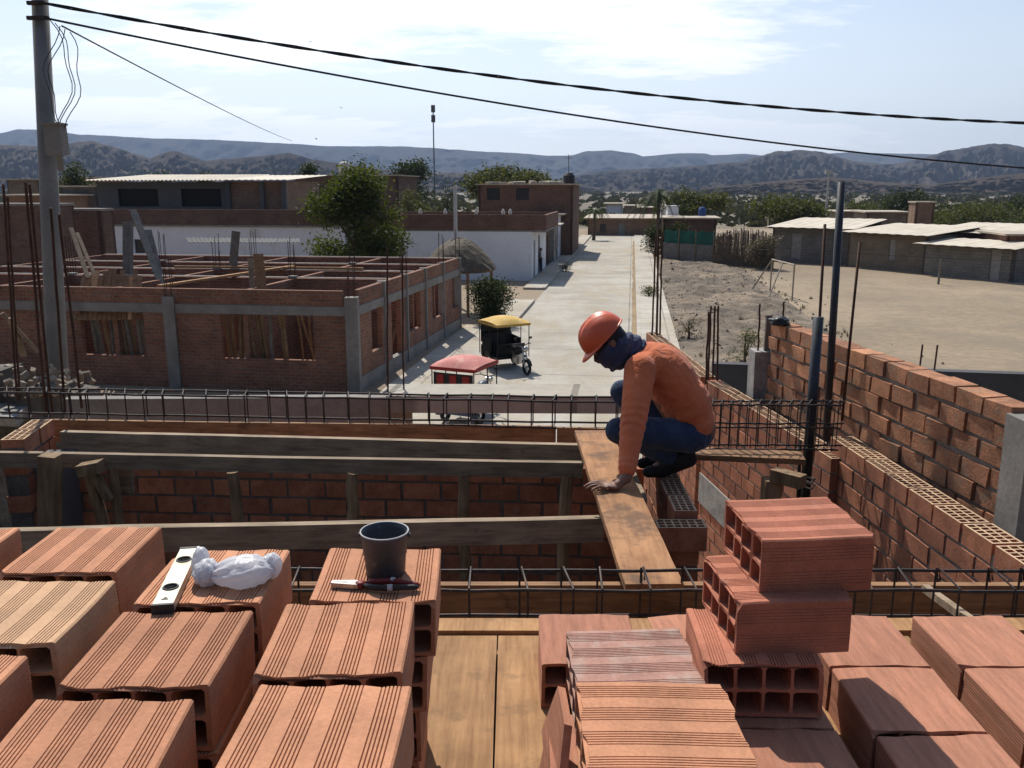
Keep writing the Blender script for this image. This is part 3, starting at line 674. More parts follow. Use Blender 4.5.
for i in range(14): mb.bar(hz(85 + i * 4.2, 270 + rs.uniform(-2, 8), 26.4 + rs.uniform(0, .5)), hz(74 + i * 5, 320, 25.6), .13, .03, rs.random())
one(mb, 'board_stack', M['board_brown'], 'fan of brown boards stacked on edge behind the house front wall', 'boards')

# ---- white houses with brick parapets across the back --------------------------
def door(mb_parent, A, B, s0, s1, z0, z1, m, off=.05, name='door'):
    A_, d, n, L = frame(A, B); q = MB(); c = A_ + d * ((s0 + s1) / 2) + n * off + Vector((0, 0, (z0 + z1) / 2))
    rot = Matrix(((d.x, n.x, 0), (d.y, n.y, 0), (0, 0, 1))); q.box(c, (s1 - s0, .05, z1 - z0), rot)
    return _local(q, name, m, mb_parent)
K = H(532, 281, EYE)                              # street corner of the white house
ru = Vector((math.sin(ROAD), math.cos(ROAD), 0)); rv = Vector((math.cos(ROAD), -math.sin(ROAD), 0))
def k(a, b, z=0): return K + rv * a + ru * b + Vector((0, 0, z))
wh = empty('white_house', (K.x, K.y, 0)); tag(wh, 'long white single-storey house with a brown brick parapet on the street corner', 'house')
mb = MB(); wall(mb, k(0, 9), k(0, 0), 0, 3.1, .25, [(9 - 1.9, 9 - .8, 0, 2.5), (9 - 4.9, 9 - 3.6, 0, 2.7)]); wall(mb, k(-.25, 0), k(-22, 0), 0, 3.1, .25, ()); _local(mb, 'wall', M['white'], wh)
door(wh, k(0, 9), k(0, 0), 9 - 1.9, 9 - .8, 0, 2.5, M['door_wood'], .12); door(wh, k(0, 9), k(0, 0), 9 - 4.9, 9 - 3.6, 0, 2.7, M['door_wood'], .12)
mb = MB(); mb.box(k(-10.6, 4.7, 3.15), (22.9, 9.4, .12), Matrix.Rotation(-ROAD, 3, 'Z')); _local(mb, 'ceiling_slab', M['concrete'], wh)
mb = MB(); wall(mb, k(.9, 9), k(.9, -.05), 3.2, 4.15, .2); wall(mb, k(.7, -.05), k(-22, -.05), 3.2, 4.15, .2, ()); wall(mb, k(-22, 9), k(.7, 9), 3.2, 4.1, .2); _local(mb, 'parapet', M['bw_brown'], wh)
mb = MB(); mb.box(k(.42, 4.5, 3.14), (.9, 9.1, .13), Matrix.Rotation(-ROAD, 3, 'Z')); _local(mb, 'overhang', M['concrete'], wh)
for i, (px, wd) in enumerate(((372 + 48, 3), (445, 3), (503, 4), (510, 3), (476, 3))):
    s, _ = at_wall(k(0, 0), -rv, px, 210); c = k(-s, .1, 4.15); q = MB(); q.lathe(((.0, 0), (.1, 0), (.13, .15), (.06, .34), (0, .36)), 8, c)
    one(q, 'clay_pot', M['tank'], 'small pale pot on the brick parapet, %s from the left along the white house' % ('first', 'second', 'fourth', 'fifth', 'third')[i], 'pot')
# left white house and the block on its roof
Lf = D(300, 250, 56.5); Lf.z = 0
lh = empty('white_house', (Lf.x, Lf.y, 0)); tag(lh, 'white walled house with dark brick parapet left of the big leafy tree', 'house')
def l(a, b, z=0): return Lf + rv * a + ru * b + Vector((0, 0, z))
mb = MB(); wall(mb, l(3, 0), l(-17, 0), 0, 3.35, .25, [(13.5 - 0, 14.4, 1.6, 2.5), (18.0, 18.6, 1.8, 2.5)]); wall(mb, l(-17, 0), l(-17, 9), 0, 3.35, .25); _local(mb, 'wall', M['white'], lh)
mb = MB(); mb.face((l(3, .15, 0), l(-17, .15, 0), l(-17, .15, 3), l(3, .15, 3))); _local(mb, 'window', M['glass_dark'], lh)
mb = MB(); mb.box(l(-7, 4.6, 3.41), (20.4, 9.4, .12), Matrix.Rotation(-ROAD, 3, 'Z')); _local(mb, 'ceiling_slab', M['concrete'], lh)
mb = MB(); wall(mb, l(3.2, -.05), l(-17.2, -.05), 3.47, 4.45, .2); wall(mb, l(-17.2, -.05), l(-17.2, 9), 3.47, 4.45, .2); _local(mb, 'parapet', M['bw_dark'], lh)
gb = empty('roof_block', (l(-11, 3.2).x, l(-11, 3.2).y, 3.47)); tag(gb, 'grey upper storey with two dark windows under a pale corrugated roof', 'upper storey')

bs = [at_wall(l(0, 3.2), -rv, q_, 190)[0] for q_ in (97, 228, 262, 284)]; x0_, x1_, x2_, x3_ = [-q_ for q_ in bs]
A, B = l(x1_, 3.2), l(x0_, 3.2); Af, df, nf, Lfr = frame(A, B)
ops = []
for xa, xb in ((118, 158), (181, 221)):
    s1, _ = at_wall(Af, df, xa, 195); s0, _ = at_wall(Af, df, xb, 195); ops.append((s0, s1, 4.55, 5.75))
mb = MB(); wall(mb, A, B, 3.47, 6.2, .2, ops); wall(mb, l(x0_, 3.4), l(x0_, 10), 3.47, 6.2, .2); _local(mb, 'wall', M['grey_wall'], gb)
for o in ops:
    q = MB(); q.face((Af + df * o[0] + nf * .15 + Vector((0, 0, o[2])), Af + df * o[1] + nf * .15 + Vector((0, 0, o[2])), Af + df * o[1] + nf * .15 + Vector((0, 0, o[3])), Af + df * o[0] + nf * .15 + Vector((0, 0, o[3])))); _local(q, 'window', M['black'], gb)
mb = MB(); wall(mb, l(x3_, 3.3), l(x1_, 3.3), 3.47, 6.25, .2); wall(mb, l(x3_, 10), l(x3_, 3.5), 3.47, 6.25, .2); _local(mb, 'brick_wall', M['bw_tan'], gb)
for a in (x1_, x2_, x3_):
    q = MB(); q.bar(l(a, 3.18, 3.47), l(a, 3.18, 6.25), .3, .3); _local(q, 'column', M['grey_wall'], gb)
def corrugated(P0, P1, P2, P3, n, amp, th=.02):
    """sheet between eave P0->P1 and ridge P3->P2, waves run up the slope"""
    mb = MB(); P0, P1, P2, P3 = map(Vector, (P0, P1, P2, P3)); top = []; up = (P1 - P0).cross(P3 - P0).normalized()
    if up.z < 0: up = -up
    vs = []; N = n * 2
    for i in range(N + 1):
        o = up * (amp if i % 2 else 0); t = i / N
        for Pp in (P0.lerp(P1, t), P3.lerp(P2, t)): vs += [Pp + o, Pp + o - up * th]
    fs = []
    for i in range(N):
        a = i * 4; b = a + 4
        fs += [(a, b, b + 2, a + 2), (a + 1, a + 3, b + 3, b + 1), (a, a + 1, b + 1, b), (a + 2, b + 2, b + 3, a + 3)]
    mb.add(vs, fs); return mb
mb = corrugated(l(x0_ - .4, 2.4, 6.28), l(x1_, 2.4, 6.28), l(x1_, 10.5, 6.75), l(x0_ - .4, 10.5, 6.75), 34, .07); _local(mb, 'roof', M['roof_sheet'], gb)
mb = corrugated(l(x1_, 2.6, 6.32), l(x3_ + .5, 2.6, 6.32), l(x3_ + .5, 10.5, 6.72), l(x1_, 10.5, 6.72), 10, .04); _local(mb, 'roof', M['roof_sheet'], gb)
# brick block with water tank behind the leafy tree
def simple_house(label, x0, x1, Y, ytop, depth, m, ops=(), roof=None, name='brick_house', base=0, cat='house', roofm='roof_flat', lip=.25, wnd='glass_dark', drs=()):
    """box-shaped house whose front runs between picture columns x0..x1 at distance Y"""
    a = D(x0, ytop + 12, Y); A = Vector((a.x, Y, 0)); b = D(x1, ytop + 12, Y); s = ROAD
    B = Vector((b.x, Y, 0)); L = (B - A).length; A = B - rv * L; zt = D((x0 + x1) / 2, ytop, Y).z
    root = empty(name, (B.x, B.y, base)); tag(root, label, cat)
    bk = ru * depth; o2 = []
    for (xa, xb, ya, yb) in list(ops) + list(drs):
        s0, z1 = at_wall(B, -rv, xb, ya); s1, z0 = at_wall(B, -rv, xa, yb); o2.append((s0, s1, max(base, z0), z1))
    mb = MB(); wall(mb, B, A, base, zt, .2, o2); wall(mb, A, A + bk, base, zt, .2); wall(mb, A + bk, B + bk, base, zt, .2); wall(mb, B + bk, B, base, zt, .2)
    _local(mb, 'wall', m, root)
    for i, o in enumerate(o2):
        q = MB(); p = lambda s_, z: B - rv * s_ + ru * .12 + Vector((0, 0, z)); q.face((p(o[0], o[2]), p(o[1], o[2]), p(o[1], o[3]), p(o[0], o[3])))
        isd = i >= len(ops); _local(q, 'door' if isd else 'window', M['door_grey' if isd else wnd], root)
    mb = MB(); c = (A + B + bk) / 2; c = A * .5 + B * .5 + bk * .5 + Vector((0, 0, zt + .06)); mb.box(c, (L + lip * 2, depth + lip * 2, .12), Matrix.Rotation(-ROAD, 3, 'Z')); _local(mb, 'roof', M[roofm], root)
    return root, A, B, zt
simple_house('dark brick block behind the big leafy tree carrying a pale water tank', 292, 398, 88, 176, 8, M['bw_dark'], ((312, 324, 186, 196),))
q = MB(); c = D(345, 174, 90); q.lathe(((0, 0), (.55, 0), (.6, .2), (.6, 1.0), (.4, 1.25), (.15, 1.3), (0, 1.3)), 14, (c.x, c.y, c.z - .1)); one(q, 'water_tank', M['tank'], 'pale round water tank on the dark brick block behind the leafy tree', 'tank', smooth=True)
r2, A2, B2, z2 = simple_house('two-storey reddish brick house with two dark windows beside the street', 477, 573, 76, 185, 9, M['bw_brown'], ((487, 500, 188, 200), (516, 529, 188, 200)))
q = MB(); rs = random.Random(5)
for i in range(26):
    c = A2.lerp(B2, rs.random()) + ru * rs.uniform(.1, 7) + Vector((0, 0, z2 + .2)); q.box(c, (rs.uniform(.3, .9), rs.uniform(.3, .6), rs.uniform(.1, .3)), Matrix.Rotation(rs.uniform(0, 3), 3, 'Z'), rs.random(), .05)
_local(q, 'roof_clutter', M['roof_flat'], r2)
q = MB(); c = A2.lerp(B2, .93) + ru * 3 + Vector((0, 0, z2 + .12)); q.lathe(((0, 0), (.5, 0), (.52, .7), (.3, .95), (0, 1)), 12, c); one(q, 'water_tank', M['tank_dark'], 'squat black water tank on the two-storey brick house roof', 'tank')
q = MB(); c = A2.lerp(B2, .93) + ru * 2.2 + Vector((0, 0, z2)); q.tube([c, c + Vector((0, 0, 2.6))], .03, 5); q.tube([c + Vector((-.3, 0, 2.3)), c + Vector((.3, 0, 2.3))], .02, 5); one(q, 'roof_aerial', M['steel'], 'thin aerial beside the black tank on the two-storey brick house', 'aerial')
# small street fronts between the two
def street_front(label, b0, b1, zt, m, dm, roofed=True, front=-.2, dep=7.0):
    root = empty('street_house', k(front, b0)); tag(root, label, 'house'); Lq = b1 - b0
    ops = [(Lq * .2, Lq * .42, 0, 2.2), (Lq * .6, Lq * .8, .9, 2.1)]
    mb = MB(); wall(mb, k(front, b1), k(front, b0), 0, zt, .2, ops); wall(mb, k(front - .2, b0), k(front - dep, b0), 0, zt, .2); wall(mb, k(front - dep, b1), k(front - .2, b1), 0, zt, .2); _local(mb, 'wall', m, root)
    door(root, k(front, b1), k(front, b0), ops[0][0], ops[0][1], 0, 2.2, dm, .12); door(root, k(front, b1), k(front, b0), ops[1][0], ops[1][1], .9, 2.1, M['glass_dark'], .12, 'window')
    mb = MB(); mb.box(k(front - dep / 2 + .2, (b0 + b1) / 2, zt + .06), (dep + .6, Lq, .1), Matrix.Rotation(-ROAD, 3, 'Z')); _local(mb, 'roof', M['roof_flat'], root)
street_front('low plain house with flat dusty roof next to the white corner house', 9.2, 13.4, 3.3, M['bw_brown'], M['door_wood'])
street_front('small grey house front, second beyond the white corner house', 13.6, 17.4, 2.9, M['plaster_smear'], M['door_wood'], front=.2)
street_front('narrow pale house front directly below the two-storey brick house', 17.6, 21, 3.6, M['white'], M['door_grey'], front=.15, dep=2.2)
street_front('low brick house front at the far end of the left pavement', 24.3, 38, 3.0, M['bw_tan'], M['door_wood'], front=.2)
simple_house('long low house with pale flat roof closing the end of the street', 588, 660, 110, 219, 16, M['bw_tan'], ((600, 606, 224, 232),), drs=((618, 625, 223, 236),), lip=.6)
# far houses in the town
for i, (x0, x1, Y, yt, mk, lb) in enumerate((
        (0, 58, 70, 196, 'bw_tan', 'low far house with pale flat roof left of the utility pole'), (58, 98, 74, 187, 'block', 'far grey house with pale roof just right of the utility pole'),
        (62, 92, 100, 178, 'bw_tan', 'tiny far house in front of the left hills near the utility pole'), (5, 40, 110, 180, 'adobe', 'tiny far adobe house before the left hills at the picture edge'),
        (606, 622, 150, 204, 'white', 'tiny far white house beyond the end of the street'), (624, 640, 160, 206, 'adobe', 'tiny far adobe house right of the far white one beyond the street end'),
        (662, 674, 110, 206, 'white', 'far white house glimpsed just right of the tall palm'), (640, 655, 145, 208, 'bw_tan', 'tiny tan house left of the tall palm'),
        (770, 800, 130, 206, 'adobe', 'far adobe house half hidden behind the wide green tree'),
        (840, 868, 118, 212, 'adobe', 'far low house with pale roof right of the tall dark pipe'), (935, 975, 125, 212, 'bw_tan', 'far house roof right of the square brick tower'))):
    simple_house(lb, x0, x1, Y, yt, 7, M[mk], lip=.5, name='far_house')
# dark brick buildings at the left edge
simple_house('tall dark brick building behind the utility pole at the left picture edge', -30, 56, 44, 206, 1.5, M['bw_dark'], ((8, 22, 262, 280),), roofm='concrete', lip=.05)
simple_house('dark brick yard building right of the utility pole behind the leaning planks', 60, 101, 47, 211, 1.2, M['bw_dark'], ((66, 76, 235, 250),), roofm='concrete', lip=.05)
mb = corrugated(D(188, 243, 40), D(300, 243, 38.6), D(300, 239, 39.8), D(186, 238, 41.2), 26, .05); one(mb, 'roof_sheet', M['grey_wall'], 'weathered corrugated sheets lying along the back of the unfinished brick house', 'roof sheet')
# ---- right side of the street: sheds by the field ------------------------------
def shed(label, x0, x1, Y0, Y1, ybase_pad, h, m, roof_up, depth, eave=.7, drs=(), name='field_shed', wd=()):
    A = Vector((X(x0, Y0, 245), Y0, 0)); B = Vector((X(x1, Y1, 262), Y1, 0)); _, d, n, L = frame(B, A)  # n points away from camera when going right->left
    root = empty(name, (B.x, B.y, 0)); tag(root, label, 'shed'); ops = []
    for (xa, xb, ya, yb) in list(drs) + list(wd):
        s0, z1 = at_wall(B, d, xb, ya); s1, z0 = at_wall(B, d, xa, yb); ops.append((s0, s1, max(0, z0), min(h - .1, z1)))
    bk = n * depth
    mb = MB(); wall(mb, B, A, 0, h, .18, ops); wall(mb, A, A + bk, 0, h, .18); wall(mb, B + bk, B, 0, h, .18); wall(mb, A + bk, B + bk, 0, h + roof_up, .18); _local(mb, 'wall', m, root)
    for i, o in enumerate(ops):
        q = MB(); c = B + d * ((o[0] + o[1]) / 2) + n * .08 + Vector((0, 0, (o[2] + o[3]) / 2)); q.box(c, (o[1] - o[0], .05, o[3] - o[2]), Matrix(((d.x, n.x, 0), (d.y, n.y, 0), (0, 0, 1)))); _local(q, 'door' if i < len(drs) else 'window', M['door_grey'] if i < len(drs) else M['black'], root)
    e = -n * eave; mb = corrugated(A + e - d * -.4 + Vector((0, 0, h + .02)), B + e - d * .4 + Vector((0, 0, h + .02)), B + bk - d * .4 + Vector((0, 0, h + roof_up + .06)), A + bk + d * .4 + Vector((0, 0, h + roof_up + .06)), max(8, int(L * 1.2)), .035)
    _local(mb, 'roof', M['roof_sheet'], root); return root
shed('long grey block shed at the left under the wide green tree', 772, 850, 71, 67, 0, 2.75, M['block'], .5, 7, drs=((790, 802, 234, 258),))
shed('mid tan block shed with pale roof and a grey door facing the field', 848, 926, 66, 60.5, 0, 2.6, M['adobe'], .45, 6, drs=((888, 896, 240, 260),))
shed('nearest shed with two-step pale corrugated roof at the right of the field', 924, 1014, 60, 54.5, 0, 2.1, M['block'], .25, 3, drs=((988, 1002, 250, 280),))
shed('pale roofed shed standing behind the nearest shed', 930, 1012, 65, 60, 0, 2.7, M['adobe'], .45, 6)
simple_house('dark red brick building cut by the right picture edge', 1010, 1070, 57, 236, 6, M['bw_red'])
rt, At, Bt, zt_ = simple_house('square brick tower standing between the shed roofs', 916, 934, 72, 203, 1.9, M['bw_tan'], name='brick_tower', cat='tower', lip=.08)
simple_house('low pale-roofed shed behind the mid sheds', 868, 908, 80, 213, 5, M['adobe'], name='far_house')
# fences
A = D(662, 262, 72); B = D(713, 262, 68.5); A.z = B.z = 0
nf_ = empty('net_fence', A); tag(nf_, 'grey block wall topped with dark green shade netting at the field corner', 'fence')
mb = MB(); wall(mb, B, A, 0, 1.45, .15); _local(mb, 'wall', M['block'], nf_)
mb = MB(); Aa, dd, nn, LL = frame(A, B)
N = 16
for i in range(N):
    w0 = .06 * math.sin(i * 1.7); w1 = .06 * math.sin((i + 1) * 1.7)
    p0, p1 = Aa + dd * LL * i / N + nn * (w0 - .2), Aa + dd * LL * (i + 1) / N + nn * (w1 - .2)
    mb.face((p0 + Vector((0, 0, 1.4)), p1 + Vector((0, 0, 1.4)), p1 + Vector((0, 0, 2.45 + w1)), p0 + Vector((0, 0, 2.45 + w0)))); mb.face((p0 + nn * -.02 + Vector((0, 0, 1.4)), p0 + nn * -.02 + Vector((0, 0, 2.45 + w0)), p1 + nn * -.02 + Vector((0, 0, 2.45 + w1)), p1 + nn * -.02 + Vector((0, 0, 1.4))))
_local(mb, 'net', M['net'], nf_)
for t in (0, .33, .66, 1):
    q = MB(); p = Aa + dd * LL * t + nn * .05; q.tube([p, p + Vector((0, 0, 2.6))], .04, 6); _local(q, 'post', M['post'], nf_)
A = D(713, 262, 67.5); B = D(774, 262, 64.5); A.z = B.z = 0
bf = empty('cane_fence', A); tag(bf, 'uneven brown bamboo cane fence between the net fence and the sheds', 'fence'); rs = random.Random(9)
Aa, dd, nn, LL = frame(A, B); mb = MB(); N = 130
for i in range(N):
    p = Aa + dd * LL * i / N; hgt = 2.2 + 1.2 * math.sin(i / N * 3.1) * .4 + rs.uniform(-.25, .25)
    mb.tube([p, p + Vector((rs.uniform(-.05, .05), rs.uniform(-.06, .06), hgt))], .028, 5, tint=rs.random())
_local(mb, 'cane_panel', M['bamboo'], bf)
for z in (.8, 1.8):
    q = MB(); q.bar(A + Vector((0, -.08, z)), B + Vector((0, -.08, z)), .06, .06); _local(q, 'rail', M['post'], bf)
simple_house('low house behind the green net fence', 664, 716, 80, 219, 6, M['bw_dark'], lip=.4, name='far_house')
q = MB(); c = D(702, 216, 82); q.lathe(((0, 0), (.36, 0), (.38, .6), (.25, .8), (0, .84)), 12, (c.x, c.y, c.z)); one(q, 'water_tank', M['blue'], 'small blue water tank on the roof behind the green net', 'tank')
q = MB(); c = D(672, 215, 83); q.box((c.x, c.y, c.z + .4), (1.0, 1.0, .8)); q.box((c.x, c.y, c.z + .84), (1.2, 1.2, .08)); one(q, 'roof_shack', M['white'], 'small white shack on the roof just right of the palm trunk', 'shack')
# goal
g0, g1 = H(792, 300, EYE), H(770, 292, EYE); hgo = 1.85
go = empty('goal_frame', g0); tag(go, 'rusty pipe football goal standing on the sandy field', 'goal')
def gpart(name, a, b, r=.045): q = MB(); q.tube([a, b], r, 6); _local(q, name, M['goal'], go)
M['goal'] = mat('rusty_white_pipe', (.42, .36, .29), .8, .2, 2, 20, .1, .1, .002, spot=((.2, .1, .05), 2, .5, .6))
up = Vector((0, 0, hgo))
gpart('post', g0, g0 + up); gpart('post', g1, g1 + up); gpart('crossbar', g0 + up, g1 + up)
gpart('stay', g1 + up, H(751, 291, EYE)); gpart('stay', (g0 + g1 * 1) / 2 + up, H(768, 299, EYE)); gpart('ground_bar', g0, H(768, 299, EYE), .03)
# ---- thatched shelter, posts, mast, wires ---------------------------------------
c = D(466, 268, 41); th = empty('thatch_shelter', (c.x, c.y, 0)); tag(th, 'grey brown palm-thatched shelter against the white house', 'shelter')
mb = MB(); rs = random.Random(4); prof = []
zt = D(456, 238, 41).z; ze = D(500, 268, 41).z; rad = 1.7; n_ = 40
for j in range(9):
    t = j / 8; prof.append((.05 + rad * t ** .8, zt - (zt - ze) * t ** 1.5))
vs = []
for j, (r, z) in enumerate(prof):
    for i in range(n_): a = 2 * math.pi * i / n_; rr = r * (1 + (.06 * rs.uniform(-1, 1) if j == 8 else 0)); vs.append((math.cos(a) * rr - .3, math.sin(a) * rr, z + rs.uniform(-.03, .03)))
m0 = len(vs)
for i in range(n_): a = 2 * math.pi * i / n_; vs.append((math.cos(a) * rad * .95 - .3, math.sin(a) * rad * .95, ze - .12))
fs = [(j * n_ + i, j * n_ + (i + 1) % n_, (j + 1) * n_ + (i + 1) % n_, (j + 1) * n_ + i) for j in range(9) for i in range(n_)]
fs.append(tuple(m0 + i for i in range(n_ - 1, -1, -1)))
mb.add(vs, fs); mb.build('thatch_roof', M['thatch'], th)
for a in (.4, 1.9, 3.4, 5.0):
    q = MB(); q.tube([(math.cos(a) * 1.6 - .3, math.sin(a) * 1.6, 0), (math.cos(a) * 1.6 - .3, math.sin(a) * 1.6, ze)], .07, 7); q.build('post', M['post'], th)
def pole_thing(name, px, ybase, ytop, Y, r, m, label, cat, extra=None):
    a = D(px, ytop, Y); z0 = 0 if ybase is None else D(px, ybase, Y).z; q = MB(); q.tube([(a.x, Y, z0), (a.x, Y, a.z)], [r * 1.25, r], 8)
    if extra: extra(q, a)
    return one(q, name, m, label, cat)
pole_thing('lamp_post', 455, None, 186, 43.5, .085, M['metal_grey'], 'pale grey lamp post standing behind the thatched shelter', 'post')
pole_thing('street_pole', 829, None, 172, 108, .13, M['metal_grey'], 'far thin grey pole rising above the shed roofs behind the dark pipe', 'pole', lambda q, a: q.box((a.x, a.y, a.z), (.9, .3, .5)))
pole_thing('radio_mast', 433, None, 106, 210, .13, M['grey_wall'], 'tall thin radio mast above the trees on the skyline', 'mast', lambda q, a: [q.box((a.x, a.y, a.z - .6 - i * 2.2), (.9, .5, 1.6)) for i in range(2)])
pole_thing('fence_post', 941, None, 259, 53.5, .06, M['post_grey'], 'short pale leaning post at the field edge before the nearest shed', 'post')
# low walls and slabs between our house and the street
A = H(62, 399, 1.77); B = H(411, 397.5, 1.77); c = (A + B) / 2; ang = math.atan2(B.y - A.y, B.x - A.x)
mb = MB(); mb.box((c.x, c.y + .06, c.z - .6), ((B - A).length, .12, 1.2), Matrix.Rotation(ang, 3, 'Z'), .5, .004)
one(mb, 'yard_wall', M['concrete'], 'long low grey cement wall just beyond the far rebar cage at the left', 'wall', loc=c)
A = H(386, 396, 1.69); B = H(672, 397, 1.69); A2_ = H(389, 384, 1.69); B2_ = H(668, 384, 1.69); dz_ = Vector((0, 0, -.145))
mb = MB(); mb.add([A + dz_, B + dz_, B2_ + dz_, A2_ + dz_, A, B, B2_, A2_], ((0, 3, 2, 1), (4, 5, 6, 7), (0, 1, 5, 4), (1, 2, 6, 5), (2, 3, 7, 6), (3, 0, 4, 7)))
one(mb, 'eave_slab', M['walk'], 'narrow pale concrete eave slab running behind the far rebar cage below the mototaxis', 'slab', loc=A)
A = D(712, 369, 12.2); B = D(1060, 361, 11.4)
mb = MB(); wall(mb, B, A, 0, 3.35, .18); one(mb, 'rendered_wall', M['plaster_grey'], 'smooth dark grey rendered yard wall crossing behind the brick wall', 'wall')
Af, df, nf, Lw = frame(B, A)
for i, px in enumerate((922, 937)):
    s, z = at_wall(B, df, px, 362); p = Af + df * s + nf * .09 + Vector((0, 0, 3.2)); q = MB(); q.tube([p, p + Vector((.01, 0, .5))], .012, 6)
    one(q, 'wall_rebar', M['rust'], '%s of two short rebars sticking up from the dark grey wall' % ('left', 'right')[i], 'rebar')
# left: rough concrete wall with slab debris at the pole foot
xl = X(78, 12); mb = MB(); rs = random.Random(17); x = xl
while x > xl - 3.4:
    w_ = rs.uniform(.18, .4); tz = 3.08 + .22 * noise.noise(Vector((x * 2.1, 0, 0))) + (.12 if x < xl - 1 else -.1)
    mb.box((x - w_ / 2, 12.3 + rs.uniform(-.04, .04), tz / 2), (w_ + .03, .6, tz), Matrix.Rotation(rs.uniform(-.03, .03), 3, 'Z'), .5, .035); x -= w_
one(mb, 'boundary_wall', M['rubble_wall'], 'rough stained broken wall at the foot of the utility pole', 'wall', loc=(xl, 12.3, 0))
mb = MB()
for i in range(320):
    c = Vector((xl - rs.uniform(.0, 3.2), 12.15 + rs.uniform(-.5, .3), 3.0 + rs.uniform(-.05, .28))); s = rs.uniform(.03, .1); q_ = Quaternion((rs.random(), rs.random(), rs.random(), rs.random())).normalized().to_matrix(); mb.box(c, (s * 1.5, s, s * .7), q_, rs.random(), s * .12)
tag(mb.build('rubble', M['stone']), 'grey broken bricks and mortar lumps heaped on the wall at the pole foot', 'rubble', kind='stuff')
for i, (a, b, z, wd, rot, lb) in enumerate(((-2.3, 12.1, 3.42, 1.3, .2, 'grey concrete slab lying flat on the rough wall by the pole'), (-2.6, 11.7, 2.95, 1.2, -.25, 'broken concrete slab propped below the pole wall top'), (-1.2, 11.75, 2.75, 1.0, .1, 'lower broken concrete slab leaning at the rough wall'))):
    q = MB(); q.box((xl + a, b, z), (wd, .8, .12), Matrix.Rotation(rot, 3, 'Y') @ Matrix.Rotation(.2, 3, 'Z'), .5, .03); one(q, 'concrete_slab', M['plaster_smear'], lb, 'slab', loc=(xl + a, b, z))
for i, (p0, p1) in enumerate((((2, 313), (38, 352)), ((10, 318), (24, 356)))):
    q = MB(); q.bar(D(*p0, 11.6), D(*p1, 11.8), .07, .05); one(q, 'loose_plank', M['board'], ('grey plank leaning across the rubble left of the pole', 'shorter plank leaning beside the pole rubble')[i], 'plank')
# utility pole
pb = D(57, 352, 13.2); pt = D(38, -40, 13.2); pb_z = Vector((pb.x + .02, 13.2, 0)); up_ = empty('utility_pole', pb_z); tag(up_, 'tall round concrete utility pole with grey meter box and loose wires', 'pole')
q = MB(); bot = Vector(pb).lerp(Vector(pt), -pb.z / (pt.z - pb.z)) - pb_z; q.tube([bot, Vector((pt.x, pt.y, pt.z)) - pb_z], [.18, .105], 20); q.build('shaft', M['pole_concrete'], up_, True)
q = MB(); bp = D(56, 140, 12.95) - pb_z; q.box(bp + Vector((0, 0, 0)), (.24, .2, .42), None, .5, .01); q.box(bp + Vector((0, 0, .22)), (.27, .24, .03)); q.tube([bp + Vector((.02, 0, -.2)), bp + Vector((0, .05, -.42))], .05, 8); q.build('meter_box', M['metal_grey2'] if 'metal_grey2' in M else M['pole_concrete'], up_)
q = MB(); q.box(D(38, 18, 13.05) - pb_z, (.3, .06, .05)); q.box(D(36, 3, 13.05) - pb_z, (.24, .06, .05)); q.build('crossarm', M['steel'], up_)
rs = random.Random(2)
for k_ in range(5):
    a = D(50 + k_ * 5, 20 + k_ * 3, 13.0) - pb_z; b = D(58 + k_ * 2, 128, 12.95) - pb_z; q = MB(); sw = rs.uniform(-.25, .25)
    q.tube([a.lerp(b, t / 12) + Vector((math.sin(t / 12 * 3.14) * sw + .04 * math.sin(t), 0, 0)) for t in range(13)], .007, 4); q.build('loose_wire', M['pipe'], up_)
M['cable'] = mat('black_cable', (.02, .02, .02), .7, .2, 4, 30, .1, .1, .001)
def cable(a, b, sag, r, label, twist=0, ext=0):
    q = MB(); pts = []; N = 90
    for i in range(N + 1):
        t = i / N * (1 + ext); p = Vector(a).lerp(Vector(b), t); p.z -= sag * 4 * t * (1 - t); pts.append(p)
    if twist:
        for s_ in (0, 3.14): q.tube([p + Vector((0, math.cos(i * .9 + s_) * r * .8, math.sin(i * .9 + s_) * r * .8)) for i, p in enumerate(pts)], r * .8, 5)
    else: q.tube(pts, r, 5)
    return one(q, 'overhead_cable', M['cable'], label, 'cable')
cable(D(38, 2, 13.0), D(1024, 123, 15.5),    .27, .017, 'thick twisted upper power cable crossing the sky from the pole', 1, .25)
cable(D(45, 18, 13.0), D(1024, 168, 17.0), .25, .016, 'thinner lower power cable crossing the sky from the pole', 0, .25)
cable(D(62, 26, 13.2), D(292, 141, 60), .12, .013, 'thin wire running from the pole away over the rooftops')
cable(D(664, 236, 62), D(1060, 262, 50), .3, .012, 'thin wire strung along the far edge of the field', 0)
